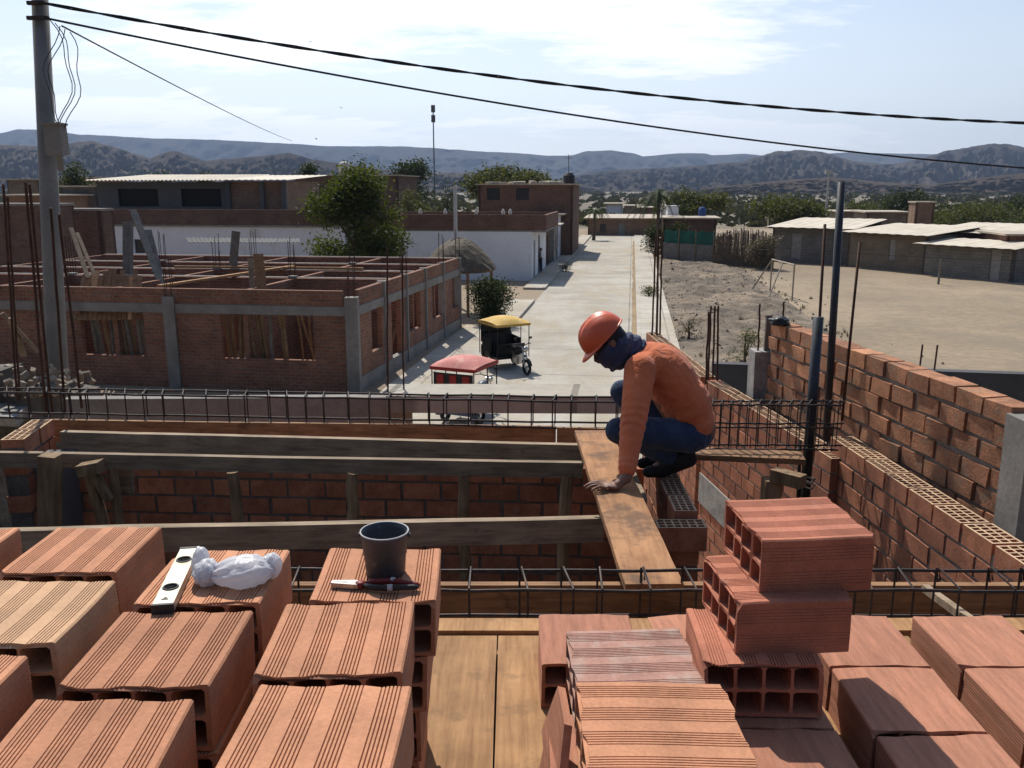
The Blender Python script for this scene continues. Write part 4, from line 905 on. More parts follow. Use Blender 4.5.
# ================================================================ our roof: ceiling bricks
def clay_mesh(name, m, seed, top=True, Wd=.298, L=.298, Hh=.146, chip=0):
    rs = random.Random(seed); g_w, g_d = .0030, .0050
    def groove(cs, n, pitch): return [c + (i - (n - 1) / 2) * pitch for c in cs for i in range(n)]
    tg = groove([-.111, -.037, .037, .111], 6, .0074); sg = groove([Hh * .27, Hh * .73], 5, .0085)
    out = [(-Wd / 2, 0), (Wd / 2, 0)]
    sd_ = .0016 if top else .0045
    for z in sg: out += [(Wd / 2, z - g_w / 2), (Wd / 2 - sd_, z), (Wd / 2, z + g_w / 2)]
    out += [(Wd / 2, Hh - .004), (Wd / 2 - .004, Hh)]
    if top:
        for x in sorted(tg, reverse=True): out += [(x + g_w / 2, Hh), (x, Hh - g_d), (x - g_w / 2, Hh)]
    else:
        for x in (.1, .05, 0, -.05, -.1): out.append((x, Hh))
    out += [(-Wd / 2 + .004, Hh), (-Wd / 2, Hh - .004)]
    for z in sorted(sg, reverse=True): out += [(-Wd / 2, z + g_w / 2), (-Wd / 2 + sd_, z), (-Wd / 2, z - g_w / 2)]
    sh, web = .0105, .008; hw_ = (Wd - 2 * sh - 3 * web) / 4; hh = (Hh - 2 * sh - web) / 2
    loops = [out]
    for i in range(4):
        for j in range(2):
            x0 = -Wd / 2 + sh + i * (hw_ + web); z0 = sh + j * (hh + web); c = .006
            loops.append([(x0 + c, z0), (x0 + hw_ - c, z0), (x0 + hw_, z0 + c), (x0 + hw_, z0 + hh - c), (x0 + hw_ - c, z0 + hh), (x0 + c, z0 + hh), (x0, z0 + hh - c), (x0, z0 + c)])
    NR = 6; bm = bmesh.new(); ph = [rs.uniform(0, 6.28) for _ in range(8)]
    def pos(x, z, k):
        y = -L / 2 + L * k / NR; t = k / NR
        dx = .0018 * math.sin(3.1 * t + ph[0]) + .0012 * math.sin(22 * z + ph[1]); dz = .0016 * math.sin(4 * t + ph[2]) * (z / Hh) + .0015 * math.sin(16 * x + ph[3]) * (z / Hh)
        if k in (0, NR):
            e = (.0035 * math.sin(42 * x + ph[4] + k) + .002 * math.sin(120 * x + ph[5])) * (1 if z > Hh * .5 else .5)
            y += e
            if chip:
                for (cx, cz, ck, cr) in chips:
                    dd = math.hypot(x - cx, z - cz)
                    if ck == k and dd < cr: y += (cr - dd) * (1 if k == 0 else -1) * (.75 + .5 * noise.noise(Vector((x * 160, z * 160, seed)))); dz -= (cr - dd) * .08
        return (x + dx, y, z + dz)
    chips = [(rs.choice((-1, 1)) * Wd / 2, Hh, rs.choice((0, NR)), rs.uniform(.012, .032)) for _ in range(chip)]
    for lp in loops:
        rings = [[bm.verts.new(pos(x, z, k)) for x, z in lp] for k in range(NR + 1)]; n = len(lp)
        for k in range(NR):
            for i in range(n):
                q = [rings[k][i], rings[k][(i + 1) % n], rings[k + 1][(i + 1) % n], rings[k + 1][i]]
                bm.faces.new(q)
        lp_edges = []
        for k in (0, NR):
            for i in range(n): lp_edges.append((k, bm.edges.get((rings[k][i], rings[k][(i + 1) % n]))))
        if lp is out: caps = {0: [], NR: []}
        for k, e in lp_edges: caps[k].append(e)
    for k in caps: bmesh.ops.triangle_fill(bm, use_beauty=True, edges=caps[k])
    bmesh.ops.recalc_face_normals(bm, faces=bm.faces)
    me = bpy.data.meshes.new(name); bm.to_mesh(me); bm.free(); me.materials.append(m); return me
VAR = {}
for i in range(4): VAR['g%d' % i] = clay_mesh('ceiling_brick', M['clay'], 20 + i, True, chip=(1, 2, 1, 3)[i])
for i in range(3): VAR['r%d' % i] = clay_mesh('ceiling_brick', M['clay_red'], 60 + i, True, chip=i + 1)
VAR['pale'] = clay_mesh('ceiling_brick', M['clay_pale'], 31, True, chip=2)
VAR['dusty'] = clay_mesh('ceiling_brick', M['clay_dusty'], 32, True)
for i in range(3): VAR['s%d' % i] = clay_mesh('ceiling_brick', M['clay_slab'], 40 + i, False, chip=(0, 1, 2)[i], L=.312, Wd=.30)
VAR['half'] = clay_mesh('brick_piece', M['clay_slab'], 50, False, L=.16, Wd=.13, chip=2)
TOPS = (.945, 1.091, 1.237, 1.383)                # tops of the four courses, below the eye
BH = .146
def brick(x, y, htop, var, yaw, label, group='hollow clay ceiling bricks stacked on the roof', name='ceiling_brick'):
    o = link(name, VAR[var]); o.location = (x, y, EYE - htop - BH); o.rotation_euler = (random.uniform(-.004, .004), random.uniform(-.004, .004), yaw)
    return tag(o, label, 'brick', group)
LEFT_STACKS = [  # x, y, top variant, yaw, top label, name of its stack
    (-.336, 2.030, 'g1', R(1.5), 'salmon hollow brick with chipped edges carrying the grey bucket and the pliers', 'the stack carrying the grey bucket'),
    (-.374, 1.715, 'g0', R(2.0), 'salmon hollow brick directly in front of the bucket brick', 'the stack in front of the bucket stack'),
    (-.347, 1.375, 'g2', R(-1.0), 'salmon hollow brick nearest the camera, left of the bare deck planks', 'the nearest stack left of the bare deck planks'),
    (-.742, 2.020, 'g3', R(1.0), 'salmon hollow brick carrying the spirit level and the white plastic bag', 'the stack carrying the spirit level'),
    (-.742, 1.672, 'g0', R(.5), 'salmon hollow brick directly in front of the spirit level brick', 'the stack in front of the level stack'),
    (-.748, 1.322, 'g1', R(1.5), 'salmon hollow brick at the bottom edge, second row in front of the spirit level', 'the nearest stack below the spirit level column'),
    (-1.150, 2.185, 'g2', R(.5), 'salmon hollow brick at the back, left neighbour of the spirit level brick', 'the back stack left of the spirit level stack'),
    (-1.125, 1.835, 'pale', R(.5), 'pale yellowish tan hollow brick at the left picture edge', 'the stack under the pale yellowish brick'),
    (-1.150, 1.480, 'g3', R(1.0), 'hollow brick with a broken corner in front of the pale yellowish one', 'the stack in front of the pale yellowish brick'),
    (-1.550, 2.170, 'g0', R(.5), 'hollow brick at the far left back corner, only its right end in view', 'the far left back corner stack'),
]
for x, y, var, yaw, lab, st in LEFT_STACKS:
    brick(x, y, TOPS[0], var, yaw, lab)
    for i, nm in ((1, 'second'), (2, 'third'), (3, 'lowest')):
        brick(x + random.uniform(-.012, .012) + (-.02 * i if x > -.5 else 0), y + random.uniform(-.015, .012), TOPS[i], 'g%d' % ((i + int(y * 10)) % 4), yaw + random.uniform(-.02, .02),
              'hollow brick %s in %s' % ('second from the top' if i == 1 else 'third from the top' if i == 2 else 'at the bottom', st))
HP = math.pi / 2
# bricks laid flat as the slab infill (right)
flat = [(.238, 2.500, 's0', 'reddish striated brick laid flat beside the far end of the bare planks'),
        (.70, 2.50, 's1', 'flat red brick at the back under the tall crossed stack'), (.70, 2.185, 's2', 'flat red brick under the front of the tall crossed stack'), (.70, 1.87, 's0', 'dark shaded flat brick just in front of the tall crossed stack'), (.71, 1.555, 's1', 'flat brick at the bottom edge right of the bright ribbed orange brick'),
        (1.093, 2.492, 's0', 'flat red brick at the back right of the tall crossed stack'), (1.093, 2.170, 's2', 'middle flat red brick crossed by the stack shadow'), (1.098, 1.845, 's1', 'nearest flat red brick of the row right of the tall crossed stack'), (1.10, 1.52, 's0', 'flat red brick at the bottom edge, nearest of the shadowed row'),
        (1.480, 2.490, 's1', 'flat red brick at the back of the rightmost row'), (1.485, 2.168, 's0', 'second flat red brick of the rightmost row with ribbed left side'), (1.485, 1.845, 's2', 'third flat red brick of the rightmost row cut by the picture edge'),
        (1.87, 2.48, 's0', 'flat red brick at the extreme right edge at the back'),
        (.285, 1.94, 's2', 'flat brick under the dusty ribbed brick'), (.275, 1.48, 's1', 'flat brick under the bright ribbed orange brick')]
for x, y, v, lb in flat: brick(x, y, TOPS[3], v, random.uniform(-.012, .012), lb, 'bricks laid flat in the roof slab')
brick(.30, 1.955, 1.14, 'dusty', HP + R(1.5), 'dusty greyish pink ribbed brick behind the bright orange one', None)
brick(.288, 1.475, 1.237, 'g2', HP, 'hollow brick directly under the bright ribbed orange brick', None)
bo = brick(.285, 1.472, 1.0, 'g0', HP, 'bright orange ribbed brick in the middle foreground, holes facing left', None)
for x, y, ht, var, yaw, lb in ((.672, 2.225, 1.222, 'r2', R(-2), 'third brick of the tall crossed stack with its holes facing the camera'), (.745, 2.285, 1.072, 'r1', HP + R(4), 'middle brick of the tall crossed stack, holes facing left'), (.815, 2.345, .92, 'r0', HP + R(4), 'topmost ribbed brick of the tall crossed stack')):
    o = brick(x, y, ht + .008, var, yaw, lb, None); o.scale = (1.05, 1.05, 1.055)
o = brick(.56, 2.58, 1.39, 'half', R(8), 'small broken brick piece behind the dusty ribbed brick', None, 'brick_piece')
def shard(pts, th, label, loc):
    mb = MB(); n = len(pts); a = [Vector(p) for p in pts]; nrm = (a[1] - a[0]).cross(a[2] - a[0]).normalized() * th
    mb.add(a + [p - nrm for p in a], [tuple(range(n)), tuple(range(2 * n - 1, n - 1, -1))] + [(i, n + i, n + (i + 1) % n, (i + 1) % n) for i in range(n)])
    return one(mb, 'brick_shard', M['clay_slab'], label, 'brick shard', loc=loc)
shard([(.095, 1.98, EYE - 1.36), (.135, 1.98, EYE - 1.235), (.142, 1.82, EYE - 1.235), (.125, 1.74, EYE - 1.33), (.10, 1.80, EYE - 1.40)], .02, 'pointed red brick shard leaning against the dusty ribbed brick', (.1, 1.9, EYE - 1.4))
shard([(.075, 1.96, EYE - 1.53), (.11, 1.97, EYE - 1.33), (.105, 1.62, EYE - 1.31), (.075, 1.50, EYE - 1.53)], .018, 'long red brick shard standing at the edge of the bare planks', (.08, 1.8, EYE - 1.53))
shard([(.085, 1.62, EYE - 1.50), (.125, 1.64, EYE - 1.33), (.125, 1.44, EYE - 1.30), (.09, 1.40, EYE - 1.50)], .018, 'short broken brick shard below the bright ribbed orange brick', (.1, 1.5, EYE - 1.5))

# ---------------------------------------------------------------- formwork
zd = EYE - 1.53
def deck_plank(xc, wd, y0, y1, lab, mm='plank', z=zd):
    mb = MB(); mb.bar((xc, y0, z - .0125), (xc, y1, z - .0125), wd, .025, segs=10, j=.0012); return one(mb, 'deck_plank', M[mm], lab, 'plank', 'planks of the roof formwork', loc=(xc, (y0 + y1) / 2, z))
deck_plank(-.157, .208, .2, 2.78, 'bare sunlit deck plank, left of the two between the brick stacks')
deck_plank(.058, .212, .2, 2.78, 'bare sunlit deck plank, right of the two between the brick stacks')
for xc, lb in ((-.545, 'deck plank under the gap between bucket and spirit level columns'), (-.945, 'deck plank under the gap left of the spirit level column'), (-1.35, 'deck plank under the gap at the far left stacks'), (.485, 'deck plank under the gap left of the tall crossed stack'), (.895, 'deck plank under the gap right of the tall crossed stack'), (1.287, 'deck plank under the gap before the rightmost row'), (1.68, 'deck plank under the gap at the right edge')):
    deck_plank(xc, .2, .2, 2.78, lb)
mb = MB(); mb.bar((-2.2, 2.835, zd - .006), (2.9, 2.835, zd - .006), .09, .04, segs=12, j=.002); one(mb, 'edge_board', M['plank'], 'long pale board along the far edge of the brick deck', 'board', loc=(0, 2.83, zd))
def board(p, q, wd, hgt, label, m='board', name='formwork_board'):
    mb = MB(); p = Vector(p); q = Vector(q); p.z -= hgt / 2; q.z -= hgt / 2; mb.bar(p, q, wd, hgt, segs=8, j=.002); c = (p + q) / 2; o = one(mb, name, M[m], label, 'board', loc=c)
    return o
board((-2.3, 2.895, EYE - 1.66), (2.9, 2.895, EYE - 1.66), .03, .2, 'dark shaded formwork side board under the near rebar cage', 'board_brown')
board((-2.3, 3.34, EYE - 1.6), (2.3, 3.335, EYE - 1.6), .035, .22, 'pale-topped formwork board just beyond the near rebar cage', 'board_brown')
mb = MB(); mb.box((.3, 3.1, EYE - 1.86), (5.2, .42, .03)); one(mb, 'beam_soffit', M['board'], 'bottom board of the near beam trench under the rebar cage', 'board', loc=(.3, 3.1, EYE - 1.86))
mb = MB(); mb.bar(H(925, 588, 1.6), H(972, 622, 1.55), .03, .03); one(mb, 'spacer_stick', M['board'], 'pale stick laid across the near beam trench at the right', 'stick')
board(H(-40, 530, 1.6), H(603, 517, 1.6), .05, .125, 'thick weathered plank spanning the room just behind the bricks')
board(H(-20, 451.5, 1.6), H(583, 462, 1.6), .045, .095, 'long grey board spanning the room, nearest of the far pair')
board(H(62, 431, 1.6), H(584, 444.5, 1.6), .05, .15, 'long grey board spanning the room behind the nearest of the far pair')
board(H(53, 419.5, 1.6), H(556, 426, 1.6), .03, .16, 'brown side board below the far rebar cage', 'board_brown')
board(H(557, 427, 1.6), H(640, 429, 1.6), .03, .16, 'short brown side board below the far rebar cage next to the worker', 'board_brown')
mb = MB(); a, b = H(576, 431, 1.48), H(652, 585, 1.48); a = Vector((.505, 5.25, EYE - 1.497)); b = Vector((.545, 3.085, EYE - 1.497)); mb.bar(a, b, .225, .034, segs=10, j=.002); one(mb, 'walk_plank', M['plank_worn'], 'worn orange brown plank bridging the open room under the worker hand', 'plank', loc=(a + b) / 2)
mb = MB(); mb.bar(H(684, 453, 1.6), H(803, 458, 1.6), .17, .035, segs=6, j=.002); one(mb, 'beam_soffit', M['board_brown'], 'orange brown board under the right rebar cage beside the worker', 'board', loc=H(740, 455, 1.6))
# props under the far beam
def prop(px, ytop, ybot, Y, r, label, dx=0, m='post', square=False):
    a = D(px, ytop, Y); b = D(px + dx, ybot, Y - .02); b = a + (b - a) * 2.3; mb = MB()
    if square: mb.bar(a, b, r * 2, r * 2)
    else: mb.tube([a.lerp(b, t / 6) + Vector((random.uniform(-.008, .008), 0, 0)) for t in range(7)], r, 8)
    return one(mb, 'formwork_prop', M[m], label, 'prop', 'wooden props holding up the far beam')
prop(233, 472, 525, 5.02, .036, 'round prop behind the brick left of the spirit level', 6)
prop(352, 473, 520, 5.0, .036, 'round prop in the dark room left of the bucket', 1)
prop(463, 474, 520, 4.98, .034, 'round prop in the dark room right of the bucket', 1)
prop(567, 475, 560, 4.96, .038, 'round prop next to the worn plank', -4)
prop(88, 470, 525, 5.1, .036, 'slanting prop at the left end of the far beam', 15)
prop(112, 468, 525, 5.12, .032, 'upright round prop at the left end of the far beam', 8)
prop(50, 455, 560, 4.95, .05, 'square dark post in front of the left brick pier', 0, 'post', True)
mb = MB(); mb.bar(D(92, 470, 5.06), D(110, 500, 5.06), .06, .04); one(mb, 'brace_stick', M['post'], 'short diagonal brace between the two left props', 'brace')
mb = MB(); mb.bar(D(80, 470, 5.05), D(102, 466, 5.05), .09, .07); one(mb, 'prop_head', M['post'], 'wood block capping the slanting prop at the left', 'block')
mb = MB(); mb.bar(D(121, 465, 5.2), D(123, 492, 5.2), .14, .03); one(mb, 'hanging_cleat', M['board'], 'short grey board hanging from the far beam formwork at the left', 'board')
a = D(773, 466, 4.95); rt_ = empty('formwork_prop', (a.x, a.y, a.z - 1.6)); tag(rt_, 'dark post with a square head block under the right rebar cage board', 'prop')
q = MB(); q.bar((0, 0, 0), (0, 0, 1.52), .1, .1); q.build('post', M['post'], rt_)
q = MB(); q.bar((.0, -.02, 1.555), (.13, -.16, 1.555), .08, .075); q.build('head_block', M['post'], rt_)

M['blocker_ply'] = wood_mat('dark_blocker_ply', (.15, .1, .065), (.075, .05, .035), (12, 1, 12))  # kept dark so the added sheet bounces little light
mb = MB(); mb.box((.2, -2.0, EYE - 1.575), (7.2, 9.4, .02)); one(mb, 'bounce_blocker', M['blocker_ply'], 'dark sheet added under the stacked bricks to block light from below', 'light blocker', loc=(.2, -2, EYE - 1.575))  # added sheet, stops light rising from the ground below and behind the camera
# ---------------------------------------------------------------- rebar
def cage(name, label, fa, fb, na, nb, hgt, nst, rbar=.006, rst=.004, mids=False, m='steel', skew=.0):
    """far edge fa->fb, near edge na->nb (top corners), hgt deep"""
    fa, fb, na, nb = map(Vector, (fa, fb, na, nb)); c = (fa + fb + na + nb) / 4; root = empty(name, c); tag(root, label, 'rebar cage'); dz = Vector((0, 0, hgt))
    lv = [0, 1] if not mids else [0, .5, 1]
    for p, q in ((fa, fb), (na, nb)):
        for t in lv:
            mb = MB(); N = 24; pts = [p.lerp(q, i / N) - dz * t + Vector((0, random.uniform(-.003, .003), random.uniform(-.004, .004))) - c for i in range(N + 1)]
            mb.tube(pts, rbar, 6); mb.build('bar', M[m], root)
    for i in range(nst):
        t = (i + .5 + random.uniform(-.16, .16)) / nst; f = fa.lerp(fb, t) - c; n = na.lerp(nb, t + skew + random.uniform(-.004, .004)) - c; e = .007
        up = Vector((0, 0, e)); mb = MB(); f1 = f - dz * 1.03; n1 = n - dz * 1.03; f0 = f + up; n0 = n + up
        hook = (f0 + n0) * .5 - f0
        mb.tube([f0 + Vector((.012, 0, .002)) + hook * .16 - dz * .22, f0 + Vector((.008, 0, .006)), n0, n1, f1, f0 + Vector((0, 0, .003)), f0 + hook * .2 - dz * .24], rst, 5)
        mb.build('stirrup', M[m], root)
    return root
cage('rebar_cage', 'near horizontal rebar cage lying in the beam trench behind the bricks', (-2.2, 3.105, EYE - 1.43), (2.7, 3.09, EYE - 1.43), (-2.2, 2.985, EYE - 1.455), (2.7, 2.97, EYE - 1.455), .19, 30, .0065, .0045, skew=.004)
fa = H(-40, 387.5, 1.42); fb = H(690, 398.5, 1.42); na = H(-40, 392, 1.42); nb = H(690, 403.5, 1.42)
cage('rebar_cage', 'long far rebar cage on the front beam between left pier and worker', fa, fb, na, nb, .185, 36, .0075, .005)
fa = H(676, 401, 1.30); fb = H(846, 401.5, 1.30); na = H(676, 404.5, 1.30); nb = H(842, 405.5, 1.30)
cage('rebar_cage', 'tall dense six-bar rebar cage right of the worker at the brick wall', fa, fb, na, nb, .285, 17, .006, .0035, True)
def rebar_group(label, bars, r=.0085, ties=(), m='rust'):
    c = Vector(bars[0][0]); root = empty('rebar_column', c); tag(root, label, 'rebar')
    for a, b in bars:
        a = Vector(a) - c; b = Vector(b) - c; q = MB(); N = 8; q.tube([a.lerp(b, i / N) + Vector((random.uniform(-.004, .004), random.uniform(-.004, .004), 0)) for i in range(N + 1)], r, 6); q.build('bar', M[m], root)
    for t in ties:
        q = MB(); pts = [Vector(a).lerp(Vector(b), t) - c for a, b in bars]; q.tube(pts, .005, 5, closed=True); q.build('stirrup', M[m], root)
    return root
# left starter bars on the pier
rebar_group('pair of tall rusty starter bars just left of the utility pole', [(D(46, 412, 6.0), D(25, 182, 5.9)), (D(52, 412, 6.1), D(29, 184, 6.0))], .0095, (.12,))
rebar_group('tall rusty starter bar at the left picture edge', [(D(17, 400, 6.2), D(3, 184, 6.1)), (D(20, 400, 6.35), D(7, 196, 6.25))], .0085)
rebar_group('dark starter bar crossing in front of the utility pole', [(D(65, 412, 6.2), D(51, 208, 6.1)), (D(82, 408, 6.3), D(59, 214, 6.2))], .0095, (.1,))
rebar_group('pair of thin rusty bars standing at the corner of the unfinished brick house', [(D(388, 412, 7.2), D(387, 248, 7.2)), (D(404, 412, 7.3), D(402, 254, 7.3))], .008, (.16, .3))
rebar_group('cluster of four thin starter bars behind the worker', [(D(652, 338, 10.2), D(656, 236, 10.2)), (D(656, 338, 10.3), D(659, 228, 10.3)), (D(660, 338, 10.2), D(662, 232, 10.2)), (D(657, 338, 10.15), D(658, 246, 10.15))], .011)
rebar_group('cluster of four rusty starter bars on the right wall beyond the worker back', [(D(708, 382, 7.7), D(711, 306, 7.7)), (D(713, 384, 7.8), D(714.5, 306, 7.8)), (D(717, 382, 7.7), D(718.5, 306, 7.7)), (D(706, 384, 7.6), D(708.5, 312, 7.6))], .0095, (.96,))
rebar_group('two thin bars at the far end of the rough brick wall', [(D(758, 352, 7.2), D(760, 304, 7.2)), (D(782, 330, 7.0), D(784, 302, 7.0))], .008)
base = D(826, 436, 5.7); ct = empty('column_steel', base); tag(ct, 'upright dark pipes and bars of the unpoured column at the right brick wall', 'column steel')
def cpart(name, a, b, r, m, n=10): q = MB(); q.tube([a - base, b - base], r, n); q.build(name, M[m], ct, True)
cpart('pipe', D(826, 440, 5.7), D(841.5, 182, 5.75), .024, 'pipe'); cpart('pipe', D(805, 497, 5.3), D(818.5, 317, 5.35), .032, 'pipe')
cpart('bar', D(811, 470, 5.4), D(825, 224, 5.45), .009, 'rust', 6); cpart('bar', D(842, 420, 5.75), D(860, 242, 5.8), .009, 'rust', 6); cpart('bar', D(798, 498, 5.32), D(800, 440, 5.35), .012, 'steel', 6)
for yy in (478, 484):
    q = MB(); q.tube([D(797, yy, 5.3) - base, D(812, yy + 5, 5.1) - base, D(815, yy + 1, 5.15) - base, D(800, yy - 3, 5.35) - base], .006, 5, closed=True); q.build('stirrup', M['steel'], ct)

# ---------------------------------------------------------------- near brick walls, laid brick by brick
def perf_brick(mb, o, d, n, L, T, Hh, nx, ny, tint):
    up = Vector((0, 0, Hh)); P8 = lambda s, t, z: o + d * s + n * t + Vector((0, 0, z))
    mb.face((P8(0, 0, 0), P8(L, 0, 0), P8(L, 0, Hh), P8(0, 0, Hh)), tint); mb.face((P8(L, T, 0), P8(0, T, 0), P8(0, T, Hh), P8(L, T, Hh)), tint)
    mb.face((P8(0, T, 0), P8(0, 0, 0), P8(0, 0, Hh), P8(0, T, Hh)), tint); mb.face((P8(L, 0, 0), P8(L, T, 0), P8(L, T, Hh), P8(L, 0, Hh)), tint)
    def cuts(tot, k, m=.011, w=.009):
        h = (tot - 2 * m - (k - 1) * w) / k; c = [0]; x = m
        for i in range(k): c += [x, x + h]; x += h + w
        return c + [tot]
    xs, ys = cuts(L, nx), cuts(T, ny); dp = .06
    for i in range(len(xs) - 1):
        for j in range(len(ys) - 1):
            a, b, c, e = xs[i], xs[i + 1], ys[j], ys[j + 1]
            if i % 2 and j % 2:
                z0, z1 = Hh - dp, Hh
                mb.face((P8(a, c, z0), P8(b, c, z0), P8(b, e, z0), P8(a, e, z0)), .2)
                for (p, q) in (((a, c), (b, c)), ((b, c), (b, e)), ((b, e), (a, e)), ((a, e), (a, c))):
                    mb.face((P8(*q, z0), P8(*p, z0), P8(*p, z1), P8(*q, z1)), tint)
            else: mb.face((P8(a, c, Hh), P8(b, c, Hh), P8(b, e, Hh), P8(a, e, Hh)), min(1, tint + .25), None, 1)
def real_wall(name, label, A, B, z0, z1, th, bl, bh, jt, m='brick', perf=(6, 2), seed=0, rough=.002, bands=(), keep=None, parent=None, mname='mortar'):
    rs = random.Random(seed); A = Vector((A[0], A[1], 0)); B = Vector((B[0], B[1], 0)); d = (B - A); L = d.length; d /= L; n = Vector((d.y, -d.x, 0))
    root = empty(name, (A.x, A.y, z0)); tag(root, label, 'wall'); bb = MB(); rows = int((z1 - z0) / (bh + jt)); R3 = Matrix(((d.x, n.x, 0), (d.y, n.y, 0), (0, 0, 1)))
    mc = MB()
    for r in range(rows):
        zt = z1 - r * (bh + jt)
        if any(a < zt - bh / 2 < b for a, b in bands): continue
        s = -bl * (.5 if r % 2 else 0) - rs.uniform(0, .02)
        while s < L:
            a, b = max(0, s), min(L, s + bl); s += bl + jt * rs.uniform(.8, 1.3)
            if b - a < .03: continue
            t = min(1, max(0, rs.gauss(.5, .22))); off = rs.uniform(-rough, rough) * 1.5
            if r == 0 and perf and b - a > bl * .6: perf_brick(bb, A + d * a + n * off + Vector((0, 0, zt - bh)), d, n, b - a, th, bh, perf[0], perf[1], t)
            else: bb.box(A + d * ((a + b) / 2) + n * (th / 2 + off) + Vector((0, 0, zt - bh / 2 + rs.uniform(-rough, rough))), (b - a, th, bh), R3 @ Matrix.Rotation(rs.gauss(0, rough * 1.5), 3, 'Y'), t, rough)
    zc = z1 - bh * .55 if perf else z1 - .012
    mc.box(A + d * L / 2 + n * (th / 2) + Vector((0, 0, (z0 + zc) / 2)), (L - .01, th - (.014 if rough < .003 else .034), zc - z0), R3)
    _local(bb, 'bricks', [M[m], M['brick_top']], root); _local(mc, 'mortar_joints', M[mname], root)
    for a, b in bands:
        q = MB(); q.box(A + d * L / 2 + n * (th / 2) + Vector((0, 0, (a + b) / 2)), (L, th + .02, b - a), R3); _local(q, 'concrete_band', M['plaster_smear'], root)
    return root
zt = EYE - 1.6
wA = (2.452 - .0637 * 2.2, 2.2 * 1.0); wA = (2.312, 2.2); wB = (2.10, 5.52)
real_wall('brick_wall', 'right brick wall with holed brick tops beside the stacked bricks', wA, wB, EYE - 4.6, zt, .15, .24, .100, .018, 'brick', (6, 3), 1, .0022, ((EYE - 2.86, EYE - 2.58),), mname='mortar_pale')
real_wall('brick_wall', 'brick wall with holed brick tops running away beyond the right column', (2.055, 5.36), (1.752, 7.711), EYE - 4.6, EYE - 1.7, .14, .24, .100, .018, 'brick', (6, 2), 2, .0015, ((EYE - 2.86, EYE - 2.58),), mname='mortar_pale')
real_wall('brick_wall', 'farthest low brick wall running behind the worker back', (1.74, 7.85), (1.62, 10.4), 0, EYE - 1.7, .14, .24, .108, .015, 'brick', (6, 2), 3, .0015)
real_wall('rough_brick_wall', 'rough weathered brick wall with smeared mortar along the right', (2.51, 4.22), (2.13, 7.11), EYE - 1.83, EYE - 1.07, .14, .215, .098, .022, 'brick_rough', None, 4, .005, mname='mortar_pale')
mb = MB(); mb.bar((2.60, 4.12, EYE - 3.2), (2.60, 4.12, EYE - 1.10), .24, .2, segs=8, j=.004); one(mb, 'concrete_column', M['concrete'], 'pale grey concrete column at the right end of the rough brick wall', 'column', loc=(2.6, 4.1, EYE - 3.2))
mb = MB(); p = D(761, 350, 7.22); mb.bar((p.x, 7.22, 0), (p.x, 7.22, p.z), .15, .2, segs=10, j=.005); one(mb, 'concrete_column', M['plaster_smear'], 'rough pale concrete stub at the far end of the rough brick wall', 'column', loc=(p.x, 7.22, 0))
A = Vector((2.20, 7.11, 0)); B = Vector((2.57, 4.3, 0)); d = (B - A).normalized(); mb = MB(); vs = []; N = 60; rs = random.Random(8); n = Vector((d.y, -d.x, 0))
for i in range(N + 1):
    t = i / N; c = A.lerp(B, t) - n * .07
    hgt = (.34 if t < .38 else .34 - (t - .38) * 1.2 if t < .55 else .12) + noise.noise(Vector((t * 18, 0, 0))) * .05
    for k_, (o_, z_) in enumerate(((-.115, -.65), (-.10, -.02), (-.055 + noise.noise(Vector((t * 30, 3, 0))) * .03, hgt * .5), (-.012, hgt), (.02, hgt), (.02, -.65))):
        vs.append(c + n * (-o_) + Vector((0, 0, EYE - 1.72 + z_ * .8)))
# mortar squeezed out along the foot of the rough wall, on the side facing the deck
mb.add(vs, [(i * 6 + j, i * 6 + j + 1, i * 6 + j + 7, i * 6 + j + 6) for i in range(N) for j in range(5)])
one(mb, 'mortar_fillet', M['plaster_smear'], 'grey mortar smeared along the foot of the rough brick wall', 'mortar')
mb = MB(); p = D(768, 345, 7.16); mb.bar((p.x, 7.18, EYE - 1.6), (p.x, 7.18, EYE - 1.03), .05, .03); one(mb, 'end_batten', M['post_grey'], 'upright batten at the far end of the rough brick wall', 'batten')
M['bag_black'] = mat('black_plastic', (.02, .022, .026), .4, .3, 6, 40, .1, .4, .004)
def crumple(name, m, c, r, seed, label, cat, amp=.35, seg=26, ring=16, extra=()):
    vs = []; fs = []
    for j in range(ring + 1):
        for i in range(seg):
            a = 2 * math.pi * i / seg; b = math.pi * j / ring; v = Vector((math.cos(a) * math.sin(b), math.sin(a) * math.sin(b), math.cos(b)))
            k_ = 1 + amp * (noise.noise(v * 1.6 + Vector((seed, 0, 0))) + .5 * abs(noise.noise(v * 4 + Vector((0, seed, 0)))) - .12 + .35 * abs(noise.noise(v * 9 + Vector((0, 0, seed)))))
            p = Vector((v.x * r[0], v.y * r[1], v.z * r[2])) * k_
            p.z = max(p.z, -r[2] * .8); vs.append(p)
    for j in range(ring):
        for i in range(seg): fs.append((j * seg + i, j * seg + (i + 1) % seg, (j + 1) * seg + (i + 1) % seg, (j + 1) * seg + i))
    mb = MB(); mb.add(vs, fs)
    for e in extra: e(mb)
    o = mb.build(name, m, None, True); o.location = c; return tag(o, label, cat)
p = D(779, 322, 6.9); crumple('plastic_bag', M['bag_black'], (p.x, 6.9, EYE - 1.07 + .028), (.085, .07, .036), 3, 'crumpled black plastic lying on the far end of the rough brick wall', 'bag')
